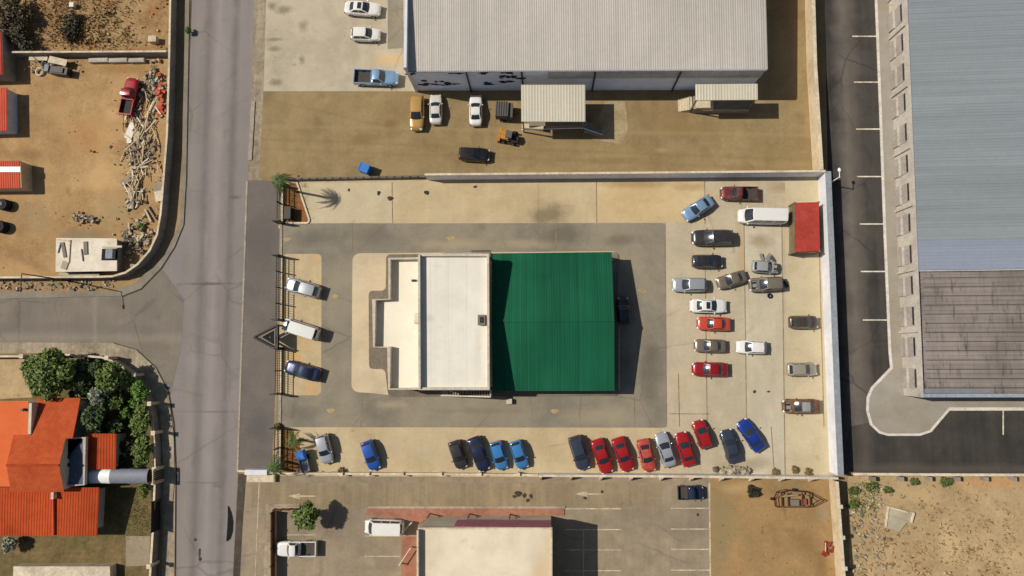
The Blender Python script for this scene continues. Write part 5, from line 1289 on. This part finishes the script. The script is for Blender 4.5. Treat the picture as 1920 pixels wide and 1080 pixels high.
# loose panels round the wreck
for i, (x, y, sx, sy, a, mt, lb) in enumerate([(1428, 482, .9, .35, -1.2, 'hull_part', 'loose grey car panel leaning above the wrecked hatchback'), (1441, 482, 1.0, .5, .9, 'hull_part', 'loose bent grey car door above the wrecked hatchback'),
        (1449, 486, .9, .3, -.9, 'trailer_grey', 'loose dark bumper right above the wrecked hatchback'), (1473, 533, .9, .3, -1.0, 'engine_grime', 'dark engine part behind the stripped estate wreck')]):
    m = MB(); c = P(x, y, .2); m.box((c.x, c.y, .25), (sx, sy, .08), a, .25); m.box((c.x+.1, c.y+.08, .12), (sx*.7, sy*.6, .16), a); solo(m, 'car_panel', mt, lb, 'car part')
# ------------------------------------------------------------------ trees and plants
foliage('leaf_scrub', C(34, 34, 24), C(104, 90, 58)); foliage('weed_green', C(60, 78, 34), C(112, 118, 64)); foliage('leaf_mid', C(50, 70, 24), C(132, 146, 70)); foliage('leaf_dark', C(30, 44, 20), C(100, 118, 66)); foliage('leaf_bright', C(50, 84, 22), C(120, 150, 60))
foliage('leaf_palm', C(32, 56, 22), C(92, 118, 50)); foliage('leaf_dry', C(110, 92, 54), C(146, 122, 76)); foliage('leaf_black', C(28, 29, 20), C(74, 68, 46)); foliage('leaf_pale', C(70, 84, 50), C(176, 174, 150))
plain('bark', C(104, 86, 64), .95)
def tree(px, r, h, label, mat='leaf_mid', name='tree', cat='tree', n=1500, leaf=.34, seed=1, flat=.75, low=.25, group=None, stretch=(1, 1), lumps=None):
    """px: where the photo shows the middle of the crown"""
    q = random.Random(seed)
    c = P(px[0], px[1], h*.62)
    rt = thing(name, (c.x, c.y, 0), label, cat, group)
    m = MB(); top = (c.x+q.uniform(-.1, .1), c.y+q.uniform(-.1, .1), h*.55); m.tube((c.x, c.y, 0), top, .06+.045*h*.5, .05+.02*h*.5, 8)
    nl = lumps or int(7+r*3.2)
    cl = []
    for i in range(nl):
        a = i*2.399+q.uniform(-.3, .3); rr = r*math.sqrt((i+.3)/nl)*.80
        z = h*(.62+.30*(1-(rr/r)**2)*q.uniform(.5, 1.1)-.12*q.random())
        cl.append((Vector((c.x+rr*math.cos(a)*stretch[0], c.y+rr*math.sin(a)*stretch[1], z)), r*q.uniform(.26, .46)*(1.15-.4*rr/r)))
        if i % 2 == 0: m.tube(top, cl[-1][0], .05+.012*h, .02, 6)
    m.build('trunk', 'bark', rt)
    m = MB(); tot = sum(x[1]**2 for x in cl)
    for (cc, cr) in cl:
        for j in range(int(n*cr*cr/tot)):
            d = Vector((q.gauss(0, 1), q.gauss(0, 1), q.gauss(0, 1))).normalized()*cr*(q.random()**.38)*q.uniform(.85, 1.2)
            p = cc+Vector((d.x, d.y, d.z*flat)); s = leaf*q.uniform(.5, 1.15)
            nrm = (d.normalized()*.7+Vector((q.gauss(0, .5), q.gauss(0, .5), .5+q.gauss(0, .4)))).normalized()
            u = nrm.orthogonal().normalized(); u = Matrix.Rotation(q.random()*6.28, 3, nrm) @ u; v = nrm.cross(u)
            m.add([p-u*s, p+v*s*.42+nrm*s*.1, p+u*s, p-v*s*.42+nrm*s*.1], [(0, 1, 2, 3)])
    m.build('crown', mat, rt)
    return rt
def palm(px, h, r, label, seed=1, nf=13, mat='leaf_palm', dry=3):
    q = random.Random(seed); t = P(px[0], px[1], h); rt = thing('palm_tree', (t.x, t.y, 0), label, 'palm tree')
    m = MB()
    for i in range(8): m.tube((t.x+.12*math.sin(i*.3), t.y, h*i/8), (t.x+.12*math.sin((i+1)*.3), t.y, h*(i+1)/8), .17-.006*i, .16-.006*(i+1), 9, False)
    m.build('trunk', 'bark', rt)
    for kind, cnt, mt in (('crown', nf, mat), ('dead_frond', dry, 'leaf_black')):
        m = MB()
        for i in range(cnt):
            a = 6.283*i/cnt+q.uniform(-.3, .3); rr = r*q.uniform(.75, 1.1); up = q.uniform(.3, 1.0) if kind == 'crown' else -.3
            d = Vector((math.cos(a), math.sin(a), 0)); sd = Vector((-d.y, d.x, 0)); prev = None
            for s in range(11):
                u = s/10; p = Vector((t.x+.4*(kind != 'crown')*0, t.y, h))+d*rr*u*(1-.12*u)+Vector((0, 0, rr*(.55*up*u-1.0*u*u)))
                if prev is not None:
                    wd = r*.17*math.sin(math.pi*min(1, .12+u*.88))**.8+.03
                    for sg in (-1, 1):
                        for off in (.0, .5):
                            b0 = prev.lerp(p, off); b1 = prev.lerp(p, off+.38); tip = b1+sd*sg*wd*q.uniform(.8, 1.1)+d*wd*.5+Vector((0, 0, -wd*.35))
                            m.add([b0, b1, tip], [(0, 1, 2)])
                    m.add([prev+sd*.03, p+sd*.02, p-sd*.02, prev-sd*.03], [(0, 1, 2, 3)])
                prev = p
        if cnt: m.build(kind, mt, rt)
    return rt
palm((523, 338), 5.6, 1.9, 'tall palm at the upper gate corner casting a star shaped shadow', 3, 12, 'leaf_palm', 9)
palm((549, 829), 2.4, 1.55, 'small bright palm in the lower planting bed above the blue cart', 5, 11, 'leaf_palm', 3)
palm((514, 875), 3.6, 1.8, 'palm beside the white entrance wall at the lower gate corner', 8, 11, 'leaf_palm', 7)
tree((575, 968), 1.65, 4.0, 'round green tree with dark round shadow in the south lot', 'leaf_mid', n=1500, leaf=.36, seed=4, low=.3)
GT = 'trees in the curved garden'
tree((94, 702), 3.2, 5.2, 'largest tree in the garden above the tiled orange roof', 'leaf_mid', n=5600, leaf=.32, seed=11, group=GT)
tree((134, 712), 1.2, 3.2, 'small narrow tree directly right of the largest garden tree', 'leaf_mid', n=900, leaf=.3, seed=12, group=GT, stretch=(.7, 1.4))
tree((211, 706), 1.9, 4.0, 'spreading tree near the garden wall curve with gaps in its crown', 'leaf_mid', n=2000, leaf=.32, seed=13, group=GT)
tree((186, 742), 1.4, 3.2, 'small pale green tree in the middle of the garden', 'leaf_pale', n=1200, leaf=.3, seed=14, group=GT)
tree((177, 787), 1.7, 4.0, 'round dark green tree just above the red wing roof', 'leaf_dark', n=1900, leaf=.3, seed=15, group=GT)
tree((186, 692), 1.2, 2.8, 'low dark tree against the garden wall', 'leaf_dark', n=1000, leaf=.3, seed=16, group=GT)
tree((262, 738), 1.5, 2.4, 'leafy tree hugging the curve of the garden wall', 'leaf_bright', n=1500, leaf=.28, seed=17, group=GT, stretch=(.7, 1.5))
tree((266, 790), 1.7, 2.4, 'dense green tree along the straight garden wall', 'leaf_mid', n=1900, leaf=.28, seed=18, group=GT, stretch=(.75, 1.35))
tree((266, 845), 1.6, 2.4, 'dense green tree just above the white barrel canopy', 'leaf_mid', n=1700, leaf=.28, seed=19, group=GT, stretch=(.7, 1.35))
tree((237, 775), .9, 1.7, 'low light green bush in the sunny patch of the garden', 'leaf_bright', 'bush', 'bush', n=600, leaf=.26, seed=20, group='bushes in the garden')
tree((158, 690), 1.3, 2.6, 'dark shaded bush between garden wall and narrow tree', 'leaf_dark', 'bush', 'bush', n=900, leaf=.28, seed=21, group='bushes in the garden')
tree((232, 866), .9, 1.8, 'grey dry bush beside the barrel canopy', 'leaf_black', 'bush', 'bush', n=500, leaf=.24, seed=22, group='bushes in the garden')
tree((150, 740), 1.5, 2.4, 'dark bush in the shade right of the tiled roof', 'leaf_dark', 'bush', 'bush', n=1000, leaf=.28, seed=42, group='bushes in the garden')
tree((215, 800), 1.2, 1.9, 'dark bush right of the round dark green tree', 'leaf_dark', 'bush', 'bush', n=800, leaf=.28, seed=43, group='bushes in the garden')
tree((240, 836), 1.1, 1.7, 'black green bush in the shade right of the red wing roof', 'leaf_black', 'bush', 'bush', n=700, leaf=.28, seed=44, group='bushes in the garden')
tree((18, 1021), 1.1, 2.0, 'pale flowering bush at the lower left corner', 'leaf_pale', 'bush', 'bush', n=800, leaf=.24, seed=23)
tree((273, 915), .9, 1.4, 'green shrub below the barrel canopy along the wall', 'leaf_mid', 'bush', 'bush', n=500, leaf=.26, seed=24, stretch=(.6, 1.4))
tree((354, 57), .5, .9, 'tiny green bush on the pavement beside the road', 'leaf_bright', 'bush', 'bush', n=260, leaf=.2, seed=25)
tree((263, 425), .45, .7, 'tiny green bush among the rubble in the red dirt yard', 'leaf_bright', 'bush', 'bush', n=220, leaf=.18, seed=26)
tree((160, 712), 1.3, 3.0, 'dark tree in the shade between the narrow tree and the spreading tree', 'leaf_dark', n=1200, leaf=.3, seed=45, group=GT)
tree((236, 716), 1.3, 2.6, 'bright tree under the wall curve right of the spreading tree', 'leaf_mid', n=1200, leaf=.28, seed=46, group=GT)
tree((215, 755), 1.1, 2.2, 'small olive tree just above the sunny garden patch', 'leaf_mid', n=1000, leaf=.28, seed=47, group=GT)
tree((60, 690), 1.3, 3.0, 'leafy tree on the left flank of the largest garden tree', 'leaf_mid', n=1100, leaf=.32, seed=48, group=GT)
GB = 'dark bushes at the top left corner'
for i, (x, y, r, lb) in enumerate([(18, 14, 2.4, 'dark bush filling the very top left corner'), (40, 32, 1.6, 'dark straggly bush with bare gaps near the top left'), (12, 50, 1.8, 'black bush above the sliver of red roof'),
        (34, 66, 1.5, 'dark bush beside the end of the divider wall'), (48, 88, 1.0, 'small dark bush touching the divider wall')]):
    tree((x, y), r, 1.4+r*.4, lb, 'leaf_scrub', 'bush', 'bush', n=int(330*r), leaf=.26, seed=30+i, group=GB)
tree((135, 36), 1.3, .9, 'dry dark shrub clump in the scrubby lot', 'leaf_scrub', 'bush', 'bush', n=380, leaf=.24, seed=50)
tree((132, 60), 1.4, .8, 'dry flattened shrub clump below the dark one', 'leaf_black', 'bush', 'bush', n=420, leaf=.24, seed=51)
GW = 'weeds along the sand lot walls'
for i, (x, y, r, lb) in enumerate([(1634, 911, .9, 'green weed clump under the pale topped wall'), (1665, 918, .7, 'round dark green weed beside the first wall pier gap'), (1600, 920, .8, 'green weed clump at the corner of the sandy lot'),
        (1597, 946, .8, 'green weed clump lower down by the tan wall'), (1714, 903, .7, 'flat green weed against the pale topped wall'), (1773, 903, .9, 'wide flat green weed against the pale topped wall')]):
    tree((x, y), r*.8, .45, lb, 'weed_green', 'weed_clump', 'weed', n=int(420*r), leaf=.18, seed=60+i, group=GW, stretch=(1.3, .7))
tree((1412, 922), .8, .6, 'dark dry weed clump on the ochre dirt lot', 'leaf_black', 'weed_clump', 'weed', n=300, leaf=.26, seed=70)
GR_ = 'weeds under the white walls'
for i, (x, y) in enumerate([(1453, 886), (1515, 885), (1490, 880), (640, 884), (520, 800)]):
    tree((x, y), .5, .5, ['dry weed tuft under the buttressed wall left of the corner', 'dry weed tuft in the far right corner of the compound', 'dry weed tuft between two others under the buttressed wall', 'dry weed tuft right of the silver grey estate car', 'dry brown weed tuft at the lower planting bed'][i], 'leaf_dry', 'weed_clump', 'weed', n=160, leaf=.2, seed=80+i, group=GR_)

# ------------------------------------------------------------------ scrap, planks, rubble
plain('timber_brown', C(150, 116, 76), .9, 0, .2, .2)
GP = 'planks in the scrap pile'
q = random.Random(21); pk = []
base = MB(); base.box((0, 0, .05), (2.6, .20, .07)); base.box((.25, .02, .10), (2.0, .16, .04))
zs = min(v[2] for v in base.v)
pm0 = MB(); pm0.box((0, 0, .05), (2.6, .22, .08))
pmesh = mesh_of(pm0, 'plank', 'timber_pale')
for i in range(150):
    t = q.random(); y = 175+t*210; xc = 272-12*math.sin(t*3)+q.gauss(0, 17); xc = min(xc, 300)
    if y > 330: xc = 252+q.gauss(0, 10)
    ang = R(90)+q.gauss(0, .45)
    o = bpy.data.objects.new('plank', pmesh); COL.objects.link(o); c = P(xc, y, .1)
    o.location = (c.x, c.y, .05+.012*(i % 30)); o.rotation_euler = (q.gauss(0, .05), q.gauss(0, .09), ang); o.scale = (q.uniform(.2, 1.0), q.uniform(.22, .65), 1)
    slot(o, MATS[q.choice(['timber_pale', 'timber_grey', 'timber_brown', 'wall_grey', 'timber_pale', 'timber_brown', 'sheet_white', 'wall_tan'])])
    tag(o, 'weathered plank in the long scrap pile along the wall of the red dirt yard', 'plank', GP)
for i, (x, y, sx, sy, a, mt, lb) in enumerate([(246, 246, 1.0, 2.2, -.35, 'sheet_white', 'white board at the top of the plank pile below the red pickup'), (258, 252, .7, 2.0, -.1, 'timber_pale', 'cream board lying beside the white one'),
        (243, 262, .6, 1.0, .1, 'sheet_white', 'short white board under the white one'), (245, 373, .6, 2.6, .0, 'timber_pale', 'pale beam at the foot of the plank pile'), (250, 374, .25, 2.6, .02, 'timber_grey', 'grey beam at the foot of the plank pile'),
        (262, 314, 2.4, .3, .05, 'timber_pale', 'pale beam lying across the plank pile'), (236, 340, 1.4, .8, .6, 'timber_grey', 'crate of grey slats left of the plank pile'), (298, 352, 1.0, 1.6, -.4, 'timber_grey', 'grey panel leaning on the curved wall'), (300, 368, 1.2, 1.4, .2, 'wall_cap', 'pale panel near the curved wall'),
        (278, 404, .25, 1.9, .5, 'timber_pale', 'pale stick above the tiny green bush'), (284, 399, .2, 2.2, .6, 'timber_grey', 'grey stick above the tiny green bush'), (263, 442, 2.0, .18, .15, 'timber_pale', 'pale stick below the tiny green bush'), (243, 430, .2, 1.8, .15, 'timber_pale', 'pale stick left of the tiny green bush')]):
    m = MB(); c = P(x, y, .2); m.box((c.x, c.y, .3), (sx, sy, .1), a, .06); m.box((c.x, c.y, .12), (sx*.8, sy*.85, .2), a); solo(m, 'board', mt, lb, 'board')
for i, (x, y, lb) in enumerate([(304, 163, 'red plastic heap high on the wall side of the scrap pile'), (303, 204, 'red plastic heap lower down beside the wall')]):
    m = MB(); c = P(x, y, 0)
    for j in range(11): m.box((c.x+q.gauss(0, .28), c.y+q.gauss(0, .6), .2+.35*q.random()), (q.uniform(.3, .8), q.uniform(.2, .6), .07), q.random()*3, q.gauss(0, .4))
    solo(m, 'scrap_heap', 'red_rust', lb, 'scrap heap')
# grey beams by the divider wall
for i, (x0, x1, lb) in enumerate([(166, 202, 'grey box beam by the divider wall, left of three'), (204, 238, 'grey box beam by the divider wall, middle of three'), (241, 270, 'grey box beam by the divider wall, right of three')]):
    m = MB(); a, b = P(x0, 113, .5), P(x1, 114, .5); m.box(((a.x+b.x)/2, a.y, .28), (b.x-a.x, .55, .5)); m.box(((a.x+b.x)/2, a.y, .55), (b.x-a.x-.2, .3, .05)); solo(m, 'box_beam', 'wall_render', lb, 'beam', 'beams by the divider wall')
# derelict machine on the red lot
c, M = frame_of((104, 128), R(-8)); rt = thing('derelict_machine', c, 'derelict machine with dark body and pale sheets below the divider wall', 'machine')
b = LB(M); b.box((1.4, -.6, .6), (2.4, 1.0, .9)); b.box((1.3, -.6, 1.1), (1.6, .7, .2)); b.fin('engine', 'dark_steel', rt)
b = LB(M); b.box((-2.2, 1.0, .5), (2.6, .8, .2), .1); b.box((.9, .7, .9), (2.6, .9, .08), -.1); b.fin('sheet', 'wall_cap', rt)
b = LB(M); b.tube((-3.2, 1.2, .5), (-1.0, -.4, .8), .1); b.tube((2.9, .9, .7), (.6, .4, .9), .06); b.tube((-2.0, -.9, .5), (-.2, .6, .7), .07); b.fin('boom', 'rail_steel', rt)
b = LB(M); torus(b, (-1.9, -.8, .1), .5, .12); b.fin('wheel', 'wall_cap', rt)
b = LB(M); b.box((-.3, -.5, .7), (.6, .9, .9)); b.fin('cab', 'wall_top_grey', rt)
m = MB(); c = P(292, 78, 0); m.box((c.x, c.y, .4), (1.0, .75, .8)); m.box((c.x, c.y, .82), (1.1, .85, .06)); solo(m, 'concrete_block', 'wall_cap', 'pale concrete block in the corner of the scrubby lot', 'block')
m = MB(); c = P(140, 13, 0); m.box((c.x, c.y, .3), (.55, .6, .6)); m.box((c.x, c.y, .62), (.6, .65, .05)); solo(m, 'crate', 'sheet_white', 'small white crate at the top of the scrubby lot', 'crate')
# rubble heaps and loose stones
def rubble(area, n, smin, smax, mat, label, seed, name='rubble', cat='rubble', kind='stuff', gauss=False, hmax=.25):
    q = random.Random(seed); m = MB()
    x0, y0, x1, y1 = area
    for i in range(n):
        if gauss: x = (x0+x1)/2+q.gauss(0, (x1-x0)/4.2); y = (y0+y1)/2+q.gauss(0, (y1-y0)/4.2)
        else: x = q.uniform(x0, x1); y = q.uniform(y0, y1)
        c = P(x, y, 0); s = smin+(smax-smin)*q.random()**2.5
        mm = Matrix.Translation((c.x, c.y, s*.25+(hmax*q.random() if gauss else 0))) @ Matrix.Rotation(q.random()*6, 4, 'Z') @ Matrix.Rotation(q.gauss(0, .5), 4, 'X')
        a, b, h = s*q.uniform(.6, 1.2), s*q.uniform(.4, .9), s*q.uniform(.3, .7)
        vs = [mm @ Vector((sx*a/2*q.uniform(.6, 1), sy*b/2*q.uniform(.6, 1), sz*h/2)) for sz in (-1, 1) for sy in (-1, 1) for sx in (-1, 1)]
        m.add(vs, [(0, 2, 3, 1), (4, 5, 7, 6), (0, 1, 5, 4), (2, 6, 7, 3), (0, 4, 6, 2), (1, 3, 7, 5)])
    o = m.build(name, mat); tag(o, label, cat, None, kind); return o
k = N('stone_mix'); r_ = k.n('NewGeometry').outputs['Random Per Island']; k.done(k.mix(r_, C(96, 88, 78), C(196, 180, 150)), .95, 0, .2)
k = N('soil_clod'); r_ = k.n('NewGeometry').outputs['Random Per Island']; k.done(k.mix(r_, C(138, 108, 70), C(184, 154, 108)), .95, 0, .1)
rubble((1341, 876, 1401, 890), 90, .2, .8, 'stone_mix', 'heap of grey rubble below the slate blue sedan', 1, 'rubble_heap', 'rubble', 'stuff', True)
rubble((270, 120, 312, 190), 170, .15, .7, 'stone_mix', 'grey rubble at the top of the scrap pile', 2, 'rubble_heap', 'rubble', 'stuff', True)
rubble((222, 380, 300, 500), 170, .12, .7, 'stone_mix', 'scattered rubble in the curved corner of the red dirt yard', 3, gauss=True)
rubble((222, 190, 306, 360), 420, .08, .5, 'stone_mix', 'loose scrap among the planks', 4, gauss=True)
rubble((235, 432, 285, 470), 70, .2, .8, 'stone_mix', 'grey rubble heap below the tiny green bush', 14, 'rubble_heap', 'rubble', 'stuff', True)
rubble((130, 400, 190, 420), 90, .1, .6, 'stone_mix', 'pale rubble strip above the slab hut', 5, gauss=True)
rubble((20, 100, 160, 140), 120, .1, .5, 'stone_mix', 'scattered rubble around the derelict machine', 6, gauss=True)
rubble((-100, -40, 315, 92), 500, .06, .45, 'soil_clod', 'clods and stones over the scrubby lot', 7)
rubble((-100, 120, 305, 515), 260, .05, .2, 'soil_clod', 'clods over the red dirt yard', 8)
rubble((1592, 900, 2000, 1090), 420, .06, .45, 'soil_clod', 'clods and stones over the sandy lot', 9)
rubble((1600, 1010, 1960, 1090), 520, .06, .38, 'soil_clod', 'coarse clods over the lower sandy lot', 10)
rubble((1592, 905, 1660, 1075), 260, .08, .5, 'stone_mix', 'stones along the tan wall on the sandy lot', 11)
rubble((1340, 905, 1560, 1085), 200, .05, .22, 'soil_clod', 'clods over the ochre lot', 12)
rubble((520, 883, 660, 889), 60, .1, .4, 'stone_mix', 'broken stones under the low cream wall', 13)
rubble((0, 525, 215, 545), 160, .1, .5, 'stone_mix', 'rubble along the verge below the curved wall', 15)
def scrub(area, n, mat, label, seed, s0=.12, s1=.35, name='dry_grass', clump=9, cr=.6):
    q = random.Random(seed); m = MB(); x0, y0, x1, y1 = area
    for i in range(n):
        c0 = P(q.uniform(x0, x1), q.uniform(y0, y1), 0); rr = cr*q.uniform(.3, 1.3)
        for j in range(clump):
            c = c0+Vector((q.gauss(0, rr), q.gauss(0, rr), 0)); s = q.uniform(s0, s1); a = q.random()*6.28
            u = Vector((math.cos(a), math.sin(a), 0))*s*.3; d = Vector((q.gauss(0, .6), q.gauss(0, .6), .8)).normalized()*s*1.3
            m.add([c-u, c+u, c+d], [(0, 1, 2)])
    o = m.build(name, mat); tag(o, label, 'grass', None, 'stuff'); return o
scrub((20, -40, 250, 92), 420, 'leaf_dry', 'dry grass over the scrubby lot', 1)
scrub((110, 10, 220, 85), 70, 'leaf_black', 'dark dead weeds in the scrubby lot', 2)
scrub((1595, 930, 1900, 1085), 90, 'leaf_dry', 'dry grass on the sandy lot', 3, cr=.5)
scrub((1595, 900, 1640, 960), 60, 'leaf_mid', 'green weeds in the corner of the sandy lot', 4)
scrub((215, 910, 283, 1000), 260, 'leaf_mid', 'thin lawn beside the orange house', 5, .06, .16, 'lawn')
scrub((215, 715, 270, 800), 160, 'leaf_mid', 'grass under the garden trees', 6, .08, .2)
scrub((530, 345, 575, 415), 50, 'leaf_dry', 'dry grass in the palm bed', 7, .06, .2, cr=.3)
scrub((525, 805, 565, 885), 70, 'leaf_dry', 'dry grass in the lower planting bed', 8, .06, .2, cr=.3)
